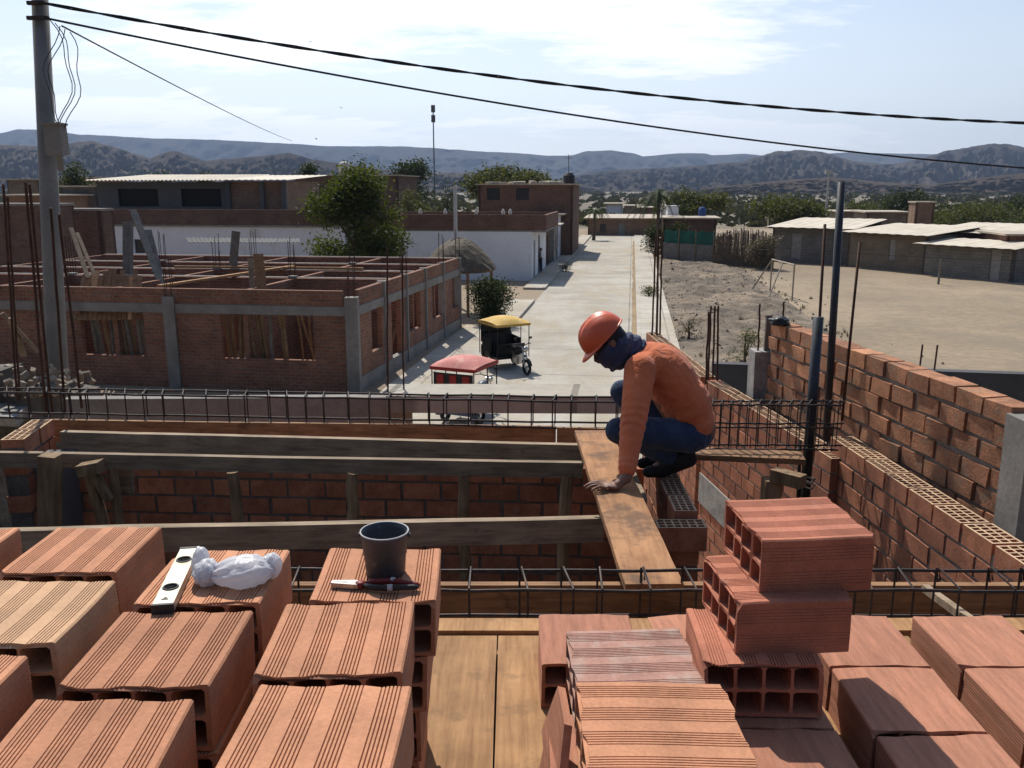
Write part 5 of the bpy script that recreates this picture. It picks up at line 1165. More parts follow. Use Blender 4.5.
# the short wall the worker squats on, the end brick, and the dark room below
real_wall('brick_wall', 'short brick wall under the worker with holed brick tops', (.825, 4.17), (.845, 5.3), EYE - 4.3, EYE - 1.6, .115, .24, .108, .015, 'brick', (6, 3), 5, .0015)
mb = MB(); perf_brick(mb, Vector((.72, 4.03, EYE - 1.76)), Vector((1, 0, 0)), Vector((0, 1, 0)), .245, .115, .125, 6, 3, .45); mb.face([(.72, 4.03, EYE - 1.76), (.72, 4.145, EYE - 1.76), (.965, 4.145, EYE - 1.76), (.965, 4.03, EYE - 1.76)]); one(mb, 'holed_brick', [M['brick'], M['brick_top']], 'single holed brick laid across the near end of the worker wall', 'brick', loc=(.72, 4.03, EYE - 1.76))
real_wall('brick_wall', 'lower brick pier below the single holed brick', (.95, 4.135), (.73, 4.13), EYE - 4.3, EYE - 1.775,   .1, .24, .108, .015, 'brick', None, 6)
mb = MB(); mb.bar((.70, 4.9, EYE - 2.3), (.70, 4.35, EYE - 2.3), .03, 1.4); one(mb, 'side_form', M['board'], 'pale formwork board standing along the short wall under the worker', 'board', loc=(.7, 4.6, EYE - 2))
real_wall('back_wall', 'dark shaded brick wall at the back of the open room', (.95, 5.38), (-3.3, 5.62), EYE - 4.3, EYE - 1.78, .14, .24, .108, .018, 'brick', None, 7)
real_wall('left_pier', 'brick pier with holed top at the left end of the room', H(53, 419, 1.56), H(23, 440, 1.56), EYE - 4.3, EYE - 1.56, .14, .24, .108, .018, 'brick', (6, 3), 8)
mb = MB(); mb.bar((-3.03, 5.52, EYE - 4.3), (-3.03, 5.52, EYE - 1.72), .2, .2); one(mb, 'concrete_column', M['grey_wall'], 'dark grey column beside the left brick pier', 'column', loc=(-3.03, 5.5, EYE - 4.3))
mb = MB(); mb.box((-3.42, 4.2, EYE - 3.0), (.15, 2.3, 2.6)); one(mb, 'room_wall', M['plaster_grey'], 'plain side wall closing the left of the open room', 'wall', loc=(-3.4, 4.2, EYE - 4.3))
structure(sheet([(-3.6, 1.5), (2.6, 1.5), (2.4, 5.7), (-3.6, 5.9)], EYE - 4.3, 'floor', M['plaster_grey']))
mb = MB(); mb.box((-.4, 3.0, EYE - 3.1), (5.4, .15, 2.4)); one(mb, 'room_wall', M['plaster_grey'], 'plain wall carrying the near beam below the deck', 'wall', loc=(-.4, 3, EYE - 4.3))
# ================================================================ tools on the bricks
zb = EYE - .945
M['bucket'] = mat('grey_plastic', (.075, .078, .088), .55, .15, 6, 60, .08, .1, .001, spot=((.30, .285, .26), 26, .60, .55))
M['bucket_rim'] = mat('pale_worn_rim', (.42, .42, .43), .5, .1, 6, 60, .05, .1, .001)
p = H(385, 572, .945); bk = empty('bucket', (p.x + .002, p.y, zb)); tag(bk, 'small dark grey plastic bucket standing on the back salmon brick', 'bucket')
q = MB(); q.lathe(((0, .004), (.046, .004), (.047, 0), (.050, .004), (.0535, .055), (.0555, .057), (.0575, .105), (.0595, .107), (.061, .118), (.0592, .118), (.0555, .105), (.049, .01), (0, .01)), 40); q.build('body', M['bucket'], bk, True); bk.scale = (.98, .98, .93)
q = MB(); q.tube([(math.cos(a / 40 * 6.2832) * .0605, math.sin(a / 40 * 6.2832) * .0605, .119) for a in range(40)], .0022, 6, True); q.build('rim', M['bucket_rim'], bk, True)
for i in range(3):
    q = MB(); 
for sx in (-1, 1):
    q = MB(); q.tube([(sx * .058, 0, .108), (sx * .066, 0, .108)], .006, 8); q.build('handle_lug', M['bucket'], bk)
# pliers: red grips, lying in front of the bucket
M['red_grip'] = mat('red_rubber', (.20, .022, .02), .5, .15, 20, 80, .08, .1, .0006)
M['black_grip'] = mat('black_rubber', (.025, .022, .022), .5, .15, 20, 80, .08, .1, .0006)
M['bright_steel'] = mat('worn_steel', (.42, .40, .37), .35, .2, 30, 120, .1, .1, .0004, metal=.8)
pc = H(375, 585, .935); pl = empty('pliers', (pc.x, pc.y, zb)); tag(pl, 'steel pliers with red and black grips lying in front of the grey bucket', 'pliers')
def flat_part(outline, z0, z1, name, m, smooth=False):
    q = MB(); n = len(outline); a = [Vector((x, y, z0)) for x, y in outline]; b = [Vector((x, y, z1)) for x, y in outline]
    q.add(a + b, [tuple(range(n - 1, -1, -1)), tuple(range(n, 2 * n))] + [(i, (i + 1) % n, n + (i + 1) % n, n + i) for i in range(n)]); return q.build(name, m, pl, smooth)
flat_part([(-.108, .001), (-.105, .009), (-.08, .011), (-.05, .013), (-.03, .008), (-.03, .001), (-.06, .001), (-.07, .002)], .004, .016, 'jaw', M['bright_steel'])
flat_part([(-.108, -.001), (-.07, -.002), (-.06, -.001), (-.03, -.001), (-.03, -.010), (-.05, -.012), (-.08, -.009), (-.105, -.006)], .004, .016, 'jaw', M['bright_steel'])
q = MB(); q.lathe(((0, .003), (.011, .003), (.012, .006), (.012, .016), (.007, .019), (0, .019)), 20, (-.036, 0, 0)); q.build('pivot', M['red_grip'], pl, True)
for sy, mm in ((1, 'red_grip'), (-1, 'black_grip')):
    q = MB(); pts = [(-.03, sy * .004, .010), (-.005, sy * .014, .011), (.03, sy * .019, .012), (.065, sy * .0145, .012), (.095, sy * .008, .011), (.108, sy * .005, .010)]
    q.tube(pts, [.0055, .0075, .0075, .0068, .0065, .004], 10); q.build('grip', M[mm], pl, True)
q = MB(); q.tube([(.036, .021, .013), (.044, .019, .013)], .0085, 10); q.build('tape_band', M['bucket_rim'], pl, True)
q = MB(); q.tube([(.034, -.020, .013), (.046, -.018, .013)], .0082, 10); q.build('tape_band', M['bucket_rim'], pl, True)
pl.rotation_euler = (0, 0, R(-3))
# spirit level
M['level_face'] = mat('dusty_aluminium', (.55, .50, .40), .45, .2, 12, 60, .12, .2, .001, metal=.35, spot=((.3, .24, .16), 30, .55, .6))
M['level_dark'] = mat('dark_plastic', (.03, .03, .032), .5, .1, 12, 60, .05, .1, .001)
M['vial'] = mat('vial_liquid', (.12, .13, .09), .15, .1, 12, 60, .02, 0, .001, spec=.6)
a = H(162, 606, .925); b = H(190, 548, .925); a.z = b.z = zb; d = (b - a); LL = d.length; yaw = math.atan2(d.y, d.x) - math.pi / 2
lv = empty('spirit_level', (a + b) / 2, yaw); tag(lv, 'short dusty aluminium spirit level with round vial windows lying beside the white bag', 'spirit level')
wd, hh_ = .046, .022
def ring_plate(holes, name, m):                  # top plate with real round windows
    bm = bmesh.new(); loops = []; zt = hh_
    rect = [(-wd / 2, -LL / 2 + .006), (wd / 2, -LL / 2 + .006), (wd / 2, LL / 2 - .006), (-wd / 2, LL / 2 - .006)]
    alls = [rect] + [[(cx + r * math.cos(t / 28 * 6.2832), cy + r * math.sin(t / 28 * 6.2832)) for t in range(28)] for cx, cy, r in holes]
    top_e = []; 
    for lp in alls:
        t = [bm.verts.new((x, y, zt)) for x, y in lp]; bq = [bm.verts.new((x, y, 0)) for x, y in lp]; n = len(lp)
        for i in range(n): bm.faces.new((bq[i], bq[(i + 1) % n], t[(i + 1) % n], t[i])); top_e.append(bm.edges.get((t[i], t[(i + 1) % n])))
    bmesh.ops.triangle_fill(bm, use_beauty=True, edges=top_e); bmesh.ops.recalc_face_normals(bm, faces=bm.faces)
    me = bpy.data.meshes.new(name); bm.to_mesh(me); bm.free(); me.materials.append(m); return link(name, me, lv)
hs_ = [(0, -LL * .22, .0165), (0, LL * .26, .0165)]
ring_plate(hs_, 'body', M['level_face'])
q = MB(); q.box((0, 0, .003), (wd - .004, LL - .02, .004)); q.build('back_plate', M['level_dark'], lv)
for s_ in (-1, 1):
    q = MB(); q.box((0, s_ * (LL / 2 - .003), hh_ / 2), (wd + .003, .008, hh_ + .003)); q.build('end_cap', M['level_dark'], lv)
for cx, cy, r in hs_:
    q = MB(); q.tube([(cx + math.cos(t / 28 * 6.2832) * r, cy + math.sin(t / 28 * 6.2832) * r, hh_ + .0005) for t in range(28)], .0026, 6, True); o = q.build('vial_window', M['level_dark'], lv, True)
    q = MB(); q.tube([(cx - r * .8, cy - r * .3, hh_ * .6), (cx + r * .8, cy + r * .3, hh_ * .6)], .005, 10); q.build('vial', M['vial'], o, True)
q = MB(); q.face([(-.009, -LL * .42, hh_ + .0008), (.009, -LL * .42, hh_ + .0008), (0, -LL * .37, hh_ + .0008)][::1]); q.build('mark', M['level_dark'], lv)
# white plastic bag, knotted
m, nt, b_ = new_mat('white_plastic_film'); b_.inputs['Base Color'].default_value = (.80, .80, .83, 1); b_.inputs['Roughness'].default_value = .35
tr = nt.nodes.new('ShaderNodeBsdfTranslucent'); tr.inputs['Color'].default_value = (.8, .8, .84, 1); mx = nt.nodes.new('ShaderNodeMixShader'); mx.inputs[0].default_value = .45
nt.links.new(b_.outputs[0], mx.inputs[1]); nt.links.new(tr.outputs[0], mx.inputs[2]); nt.links.new(mx.outputs[0], nt.nodes['Material Output'].inputs['Surface'])
bn = nt.nodes.new('ShaderNodeBump'); bn.inputs['Strength'].default_value = .4; bn.inputs['Distance'].default_value = .01
vv = coords(nt, 'Object', (1, 1, 1), False); wv = nt.nodes.new('ShaderNodeTexNoise'); wv.inputs['Scale'].default_value = 38; wv.inputs['Detail'].default_value = 4; wv.inputs['Distortion'].default_value = 1.8; nt.links.new(vv, wv.inputs['Vector']); nt.links.new(wv.outputs['Fac'], bn.inputs['Height']); nt.links.new(bn.outputs[0], b_.inputs['Normal'])
M['film'] = m
c0 = H(222, 577, .925)
def bag_mesh():
    q = MB(); rs = random.Random(6)
    def lump(c, r, seed, yaw, taper=0, seg=40, ring=28, fold=9):
        vs = []; rot = Matrix.Rotation(yaw, 3, 'Z')
        for j in range(ring + 1):
            for i in range(seg):
                a = 2 * math.pi * i / seg; b = math.pi * j / ring; v = Vector((math.cos(b), math.sin(b) * math.cos(a), math.sin(b) * math.sin(a)))
                wr = .16 * abs(noise.noise(Vector((v.x * 2 + seed, v.y * 3, v.z * 3)))) + .13 * (1 - abs(noise.noise(Vector((v.x * 4, v.y * 6 + seed, v.z * 6)))) * 2) + .1 * math.sin(a * fold + v.x * 5 + seed) * (.3 + .7 * max(0, -v.x) ** .5)
                k = .88 + wr; p = Vector((v.x * r[0] * (1 + .3 * (k - 1)), v.y * r[1] * k * (1 - taper * max(0, -v.x)), v.z * r[2] * k * (1 - taper * max(0, -v.x))))
                p = rot @ p + Vector(c); p.z = max(p.z, .001 + .002 * rs.random()); vs.append(p)
        q.add(vs, [(j * seg + i, j * seg + (i + 1) % seg, (j + 1) * seg + (i + 1) % seg, (j + 1) * seg + i) for j in range(ring) for i in range(seg)])
    lump((.042, .004, .024), (.085, .047, .03), 1.3, R(6), .45)         # body
    lump((-.038, .000, .024), (.03, .034, .026), 4.1, R(80), .1, fold=7)   # knot
    lump((-.06, .022, .034), (.022, .022, .034), 7.7, R(30), .3, fold=6)   # ear
    lump((.11, .03, .024), (.032, .022, .026), 9.2, R(50), .3, fold=6)
    return q
bg_ = bag_mesh().build('plastic_bag', M['film'], None, True); bg_.location = (c0.x, c0.y, zb); bg_.scale = (.98, 1.2, 1.3); tag(bg_, 'crumpled knotted white plastic bag on the brick beside the spirit level', 'bag')

# ================================================================ the worker
def ev_mesh(o):
    dg = bpy.context.evaluated_depsgraph_get(); e = o.evaluated_get(dg); me = bpy.data.meshes.new_from_object(e); return me
def uv_ball(vs, fs, c, r, M3=None, seg=20, ring=12):
    i0 = len(vs); c = Vector(c)
    vs.append(c + (M3 @ Vector((0, 0, r[2])) if M3 is not None else Vector((0, 0, r[2]))))
    for j in range(1, ring):
        for i in range(seg):
            a = 2 * math.pi * i / seg; b = math.pi * j / ring; p = Vector((math.cos(a) * math.sin(b) * r[0], math.sin(a) * math.sin(b) * r[1], math.cos(b) * r[2])); vs.append(c + (M3 @ p if M3 is not None else p))
    vs.append(c + (M3 @ Vector((0, 0, -r[2])) if M3 is not None else Vector((0, 0, -r[2])))); e = len(vs) - 1
    for i in range(seg):
        fs.append((i0, i0 + 1 + i, i0 + 1 + (i + 1) % seg)); fs.append((e, e - seg + (i + 1) % seg, e - seg + i))
    for j in range(ring - 2):
        for i in range(seg):
            a = i0 + 1 + j * seg; fs.append((a + i, a + seg + i, a + seg + (i + 1) % seg, a + (i + 1) % seg))
def organic(name, prims, voxel, smooth, m, parent=None, folds=None, loc=(0, 0, 0)):
    vs, fs = [], []; loc = Vector(loc)
    for pr in prims:
        if pr[0] == 'e':
            _, c, r, M3 = pr; uv_ball(vs, fs, Vector(c) - loc, r, M3)
        else:
            _, a, ra, b, rb = pr; a = Vector(a) - loc; b = Vector(b) - loc; N = max(2, int((b - a).length / (min(ra, rb) * .35)) + 1)
            d = (b - a).normalized(); q = d.to_track_quat('Z', 'Y').to_matrix(); seg = 18; i0 = len(vs); K = 6
            prof = [(a - d * ra * math.cos(k * HP / K), ra * math.sin(k * HP / K)) for k in range(1, K + 1)] + [(a.lerp(b, t / N), ra + (rb - ra) * t / N) for t in range(1, N)] + [(b + d * rb * math.sin(k * HP / K), rb * math.cos(k * HP / K)) for k in range(0, K)]
            for c, r in prof:
                for i in range(seg): vs.append(c + q @ Vector((math.cos(2 * math.pi * i / seg) * r, math.sin(2 * math.pi * i / seg) * r, 0)))
            for j in range(len(prof) - 1):
                for i in range(seg): fs.append((i0 + j * seg + i, i0 + j * seg + (i + 1) % seg, i0 + (j + 1) * seg + (i + 1) % seg, i0 + (j + 1) * seg + i))
            fs.append(tuple(i0 + i for i in range(seg - 1, -1, -1))); fs.append(tuple(i0 + (len(prof) - 1) * seg + i for i in range(seg)))
    me = bpy.data.meshes.new(name); me.from_pydata(vs, [], fs); o = link(name, me)
    md = o.modifiers.new('r', 'REMESH'); md.mode = 'VOXEL'; md.voxel_size = voxel; md.use_smooth_shade = True
    sm = o.modifiers.new('s', 'SMOOTH'); sm.factor = .5; sm.iterations = smooth
    me2 = ev_mesh(o); o.modifiers.clear(); o.data = me2; bpy.data.meshes.remove(me); me2.name = name
    if folds:
        for v in me2.vertices:
            v.co += v.normal * folds(v.co + loc)
    me2.materials.clear(); me2.materials.append(m); me2.polygons.foreach_set('use_smooth', [True] * len(me2.polygons)); me2.update()
    o.parent = parent
    if parent is None: o.location = loc
    return o
def cloth_mat(name, col, rough=.9, weave=260, fade=.25, stain=None):
    m, nt, b = new_mat(name); v = coords(nt, 'Object', (1, 1, 1), False)
    c = ramp(nt, noi(nt, v, 6, 5, .6), mul(col, 1 - fade), mul(col, 1 + fade))
    c = mixc(nt, c, ramp(nt, noi(nt, v, weave, 2), (.82,) * 3, (1.12,) * 3), 1, 'MULTIPLY')
    if stain: c = mixc(nt, c, stain, mathn(nt, 'MULTIPLY', ramp(nt, noi(nt, v, 9, 5), (0,) * 3, (1,) * 3, .56, .7), .3))
    nt.links.new(c, b.inputs['Base Color']); b.inputs['Roughness'].default_value = rough; b.inputs['Specular IOR Level'].default_value = .1; b.inputs['Sheen Weight'].default_value = .15
    bn = nt.nodes.new('ShaderNodeBump'); bn.inputs['Strength'].default_value = .7; bn.inputs['Distance'].default_value = .018
    w_ = nt.nodes.new('ShaderNodeTexNoise'); w_.inputs['Scale'].default_value = 14; w_.inputs['Detail'].default_value = 3; w_.inputs['Distortion'].default_value = 1.2; nt.links.new(v, w_.inputs['Vector'])
    nt.links.new(w_.outputs['Fac'], bn.inputs['Height']); nt.links.new(bn.outputs[0], b.inputs['Normal']); return m
M['skin'] = mat('brown_skin', (.20, .10, .065), .6, .12, 20, 90, .06, .15, .001, spec=.4)
M['shirt'] = cloth_mat('orange_cotton', (.56, .155, .066), fade=.14, stain=(.56, .25, .15))
M['jeans'] = cloth_mat('blue_denim', (.032, .050, .095), weave=320, stain=(.12, .14, .18))
M['scarf'] = cloth_mat('navy_cotton', (.055, .068, .125))
M['hair'] = mat('black_hair', (.010, .009, .009), .6, .2, 30, 120, .1, .3, .002)
M['shoe'] = mat('black_shoe', (.012, .012, .014), .65, .2, 20, 60, .1, .3, .002)
M['helmet'] = mat('orange_red_plastic', (.60, .10, .034), .42, .06, 8, 60, .04, .05, .0006, spec=.5, spot=((.35, .06, .03), 14, .62, .4))
M['lens'] = mat('dark_lens', (.01, .01, .012), .15, .05, 5, 30, .02, 0, .001, spec=.6)
W0 = H(672, 474, 1.6); W0 = Vector((W0.x, W0.y, EYE - 1.6))
J = lambda px, py, Y: D(px, py, Y)
pel = J(694, 428, 4.76); hipL, hipR = J(690, 436, 4.66), J(690, 432, 4.88)
kneL, ankL = J(619, 430, 4.50), J(671, 459, 4.70); kneR, ankR = J(623, 392, 4.98), J(664, 462, 4.86)
shL, elL, wrL = J(640, 370, 4.56), J(633, 425, 4.36), H(626, 478, 1.425)
shR, elR, wrR = J(642, 366, 4.93), J(634, 402, 5.05), J(634, 436, 4.92)
nek, hed = J(633, 351, 4.74), J(608, 342, 4.70)
hf = Vector((-.69, -.10, -.715)).normalized(); hu = (Vector((-.70, 0, .715)) - hf * Vector((-.70, 0, .715)).dot(hf)).normalized(); hs2 = hu.cross(hf).normalized()
HM = Matrix((hf, -hs2, hu)).transposed() if False else Matrix(((hf.x, hs2.x, hu.x), (hf.y, hs2.y, hu.y), (hf.z, hs2.z, hu.z)))
sp = Vector((-.55, 0, .835)).normalized(); spn = Vector((.835, 0, .55)); SM = Matrix(((spn.x, 0, sp.x), (0, 1, 0), (spn.z, 0, sp.z)))
T = lambda v: hed + HM @ Vector(v)
man = empty('person', W0); tag(man, 'worker in orange shirt, jeans and red helmet squatting with one hand on the plank', 'person')
# left hand flat on the plank, five bent fingers
zpl = EYE - 1.48
def finger(base, yaw, l1, l2, l3, r, lift):
    d = Vector((-math.cos(yaw), math.sin(yaw), 0)); p0 = Vector(base); p1 = p0 + d * l1 + Vector((0, 0, lift)); p2 = p1 + d * l2 + Vector((0, 0, -lift * .7)); p3 = p2 + d * l3 + Vector((0, 0, -lift * 1.2))
    p3.z = max(p3.z, zpl + r * .8); p2.z = max(p2.z, zpl + r * .9)
    return [('c', p0, r * 1.1, p1, r), ('c', p1, r, p2, r * .92), ('c', p2, r * .92, p3, r * .78)]
pal = H(612, 487, 1.462); pal.z = zpl + .022
hand = [('e', pal + Vector((.004, .004, .002)), (.047, .041, .015), Matrix.Rotation(R(6), 3, 'Y')), ('c', wrL, .027, pal + Vector((.028, 0, .008)), .023)]
for k_, (oy, yw, a1, a2, a3, rr) in enumerate(((-.034, -.16, .032, .022, .018, .0078), (-.013, -.05, .042, .027, .02, .0086), (.010, .05, .046, .03, .021, .009), (.031, .16, .041, .026, .02, .0086))):
    hand += finger(pal + Vector((-.034 - (.006 if k_ in (1, 2) else 0), oy, .002)), yw, a1, a2, a3, rr, .010)
hand += [('c', pal + Vector((.022, .034, .0)), .013, pal + Vector((-.008, .060, -.006)), .0105), ('c', pal + Vector((-.008, .060, -.006)), .0105, pal + Vector((-.036, .072, -.011)), .008)]
hR = wrR + Vector((-.03, .0, -.055))
rhand = [('e', hR, (.042, .016, .045), Matrix.Rotation(R(35), 3, 'Y')), ('c', wrR, .026, hR, .022)]
for k_ in range(4):
    o_ = hR + Vector((-.022, -.026 + .018 * k_, -.03)); p1 = o_ + Vector((-.016, 0, -.036)); rhand += [('c', o_, .0088, p1, .0082), ('c', p1, .0082, p1 + Vector((.004, 0, -.026 - .003 * (k_ in (1, 2)))), .007)]
rhand += [('c', hR + Vector((.0, -.03, .0)), .012, hR + Vector((-.03, -.045, -.03)), .0085)]
body = [('e', pel, (.12, .155, .12), SM), ('e', J(664, 378, 4.74), (.10, .15, .17), SM), ('c', pel, .12, J(664, 378, 4.74), .12), ('c', J(650, 362, 4.74), .07, nek, .055), ('c', nek, .055, hed, .055),
        ('e', hed + hu * .012, (.098, .077, .105), HM), ('e', T((.035, 0, -.045)), (.058, .055, .065), HM), ('c', T((.09, 0, .01)), .010, T((.115, 0, -.022)), .014), ('e', T((-.005, .077, -.005)), (.022, .008, .03), HM), ('e', T((-.005, -.077, -.005)), (.022, .008, .03), HM),
        ('c', shL, .055, elL, .042), ('c', elL, .042, wrL, .029), ('c', shR, .055, elR, .042), ('c', elR, .042, wrR, .029), ('c', J(650, 362, 4.74), .08, shL, .06), ('c', J(650, 362, 4.74), .08, shR, .06),
        ('c', hipL, .08, kneL, .058), ('c', kneL, .055, ankL, .038), ('c', hipR, .08, kneR, .058), ('c', kneR, .055, ankR, .038)] + hand + rhand
for an in (ankL, ankR): body.append(('c', an, .036, an + Vector((-.08, -.01, -.05)), .03))
organic('body', body, .0048, 2, M['skin'], man, None, W0)
def shirt_folds(p):
    # creases run across the bent back, round the elbow and out from the armpit
    q = Vector((p.x * 3 + p.z * 2, p.y * 4, p.z * 4 - p.x * 3)); f = .004 * noise.noise(q)
    def crease(c, d, freq, amp, rad):
        de = (p - c).length
        if de > rad: return 0
        s = math.sin((p - c).dot(d) * freq + 2.2 * noise.noise(p * 7)); return amp * (abs(s) ** .5 * (1 if s > 0 else -.35)) * (1 - de / rad)
    f += crease(elL, (wrL - shL).normalized(), 130, .006, .17) + crease(wrL + (elL - wrL) * .2, (wrL - elL).normalized(), 190, .0035, .11)
    f += crease(J(688, 420, 4.62), sp, 75, .009, .26) + crease(J(652, 396, 4.58), (sp + spn * .9).normalized(), 85, .008, .17) + crease(J(650, 352, 4.62), Vector((.8, -.3, -.5)).normalized(), 90, .005, .13)
    return f
shirt = [('e', J(668, 377, 4.74), (.147, .198, .21), SM), ('e', J(684, 401, 4.75), (.144, .186, .175), SM), ('e', J(693, 424, 4.76), (.128, .182, .085), SM), ('e', J(652, 360, 4.74), (.098, .185, .10), SM),
         ('c', J(648, 358, 4.74), .085, nek + Vector((.015, 0, 0)), .066), ('c', J(650, 364, 4.74), .098, shL, .082), ('c', J(650, 362, 4.74), .098, shR, .082),
         ('c', shL, .086, elL, .066), ('c', elL, .066, wrL + (elL - wrL).normalized() * .05, .046), ('c', shR, .083, elR, .064), ('c', elR, .064, wrR + (elR - wrR).normalized() * .04, .043)]
organic('shirt', shirt, .0085, 5, M['shirt'], man, shirt_folds, W0)
def jean_folds(p):
    q = p * 9; f = .005 * noise.noise(q) + .003 * noise.noise(q * 2.5)
    for kk in (kneL, kneR):
        de = (p - kk).length
        if .05 < de < .2: f += .005 * math.sin(de * 190 + 2 * noise.noise(p * 7)) * (1 - de / .2)
    return f
jeans = [('e', pel + Vector((-.005, 0, -.01)), (.115, .165, .12), SM), ('c', hipL, .10, kneL, .073), ('c', kneL, .072, ankL + Vector((.0, 0, .01)), .058), ('c', hipR, .10, kneR, .073), ('c', kneR, .072, ankR + Vector((0, 0, .01)), .058), ('e', J(690, 438, 4.70), (.105, .12, .08), None)]
organic('jeans', jeans, .0085, 4, M['jeans'], man, jean_folds, W0)
zs_ = EYE - 1.6
for an, dx in ((ankL, 0), (ankR, 0)):
    toe = Vector((an.x - .13, an.y - .02, zs_ + .036)); ball = Vector((an.x - .06, an.y - .01, zs_ + .045)); heel = Vector((an.x + .105, an.y + .01, zs_ + .10)); 
    shoe = [('c', toe, .032, ball, .042), ('c', ball, .046, heel, .044), ('c', an + Vector((.01, 0, -.005)), .06, ball + Vector((.03, 0, .03)), .048), ('c', an + Vector((.02, 0, .01)), .056, heel + Vector((-.01, 0, .03)), .045)]
    def clampf(p): return 0
    o = organic('shoe', shoe, .008, 3, M['shoe'], man, None, W0)
    for v in o.data.vertices:
        if v.co.z < .004: v.co.z = .004
# head gear
def scarf_folds(p):
    q = HM.transposed() @ (p - hed); return .0055 * math.sin(q.z * 120 + q.x * 35 + 2.5 * noise.noise(q * 22)) + .004 * noise.noise(q * 30)
scarf = [('e', T((.022, 0, -.045)), (.10, .092, .088), HM), ('e', T((.03, 0, -.095)), (.08, .078, .066), HM), ('c', T((-.02, 0, -.06)), .09, nek + Vector((-.005, 0, .01)), .083), ('c', T((.02, 0, -.10)), .06, nek + Vector((-.045, 0, -.035)), .06)]
organic('face_scarf', scarf, .006, 3, M['scarf'], man, scarf_folds, W0)
organic('hair', [('e', T((-.012, 0, .022)), (.100, .083, .098), HM), ('e', T((-.045, 0, -.02)), (.062, .078, .06), HM)], .007, 2, M['hair'], man, lambda p: .002 * noise.noise(p * 70), W0)
q = MB()
for s_ in (-1, 1):
    uvv, uff = [], []; uv_ball(uvv, uff, T((.086, s_ * .033, .012)) - W0, (.012, .028, .02), HM, 14, 8); q.add(uvv, uff)
    q.tube([T((.088, s_ * .058, .016)) - W0, T((.05, s_ * .083, .014)) - W0, T((-.01, s_ * .088, .01)) - W0], .0035, 6)
q.tube([T((.1, -.012, .018)) - W0, T((.1, .012, .018)) - W0], .003, 6); q.build('glasses', M['lens'], man, True)
# helmet: shell, raised ridges, peak and rim
hb = T((-.004, 0, .040)); hel = []
q = MB(); vs = []; NS, NRg = 56, 16
def hshell(a, t, off=0):                          # a around, t 0 at the rim .. 1 at the crown
    cx, cy = math.cos(a), math.sin(a); b = t * HP; rx, ry, rz = .135 + off, .112 + off, .126 + off
    x, y, z = cx * math.cos(b) ** .85 * rx, cy * math.cos(b) ** .85 * ry, math.sin(b) * rz
    ridge = 0
    if z > .02: ridge = .0075 * max(0, 1 - abs(y) / .013) ** .5 * min(1, (z - .02) / .05) + .005 * max(0, 1 - abs(abs(y) - .042) / .012) ** .6 * min(1, max(0, z - .045) / .04)
    return Vector((x, y, z + ridge))
for j in range(NRg + 1):
    for i in range(NS): vs.append(hb + HM @ hshell(2 * math.pi * i / NS, j / NRg * .985) - W0)
fs = [(j * NS + i, j * NS + (i + 1) % NS, (j + 1) * NS + (i + 1) % NS, (j + 1) * NS + i) for j in range(NRg) for i in range(NS)]; fs.append(tuple(NRg * NS + i for i in range(NS)))
i0 = len(vs)
for j in range(NRg):                              # inner face
    for i in range(NS): vs.append(hb + HM @ hshell(2 * math.pi * i / NS, j / NRg * .95, -.006) - W0)
fs += [(i0 + j * NS + i, i0 + (j + 1) * NS + i, i0 + (j + 1) * NS + (i + 1) % NS, i0 + j * NS + (i + 1) % NS) for j in range(NRg - 1) for i in range(NS)]
fs.append(tuple(i0 + (NRg - 1) * NS + i for i in range(NS - 1, -1, -1)))
q.add(vs, fs); hm = q.build('helmet', M['helmet'], man, True)
q = MB(); vs = []
for i in range(NS):                               # brim: long peak in front, short lip round the back
    a = 2 * math.pi * i / NS; ca = math.cos(a); ext = .006 + .040 * max(0, ca) ** 1.6; dz = -.006 - .013 * max(0, ca) ** 2
    for (e, z) in ((0, .006), (ext, dz + .003), (ext, dz), (-.004, .0)):
        vs.append(hb + HM @ Vector((math.cos(a) * (.134 + e), math.sin(a) * (.111 + e * .75), z)) - W0)
fs = [(i * 4 + k_, ((i + 1) % NS) * 4 + k_, ((i + 1) % NS) * 4 + (k_ + 1) % 4, i * 4 + (k_ + 1) % 4) for i in range(NS) for k_ in range(4)]
q.add(vs, fs); q.build('brim', M['helmet'], hm, True)

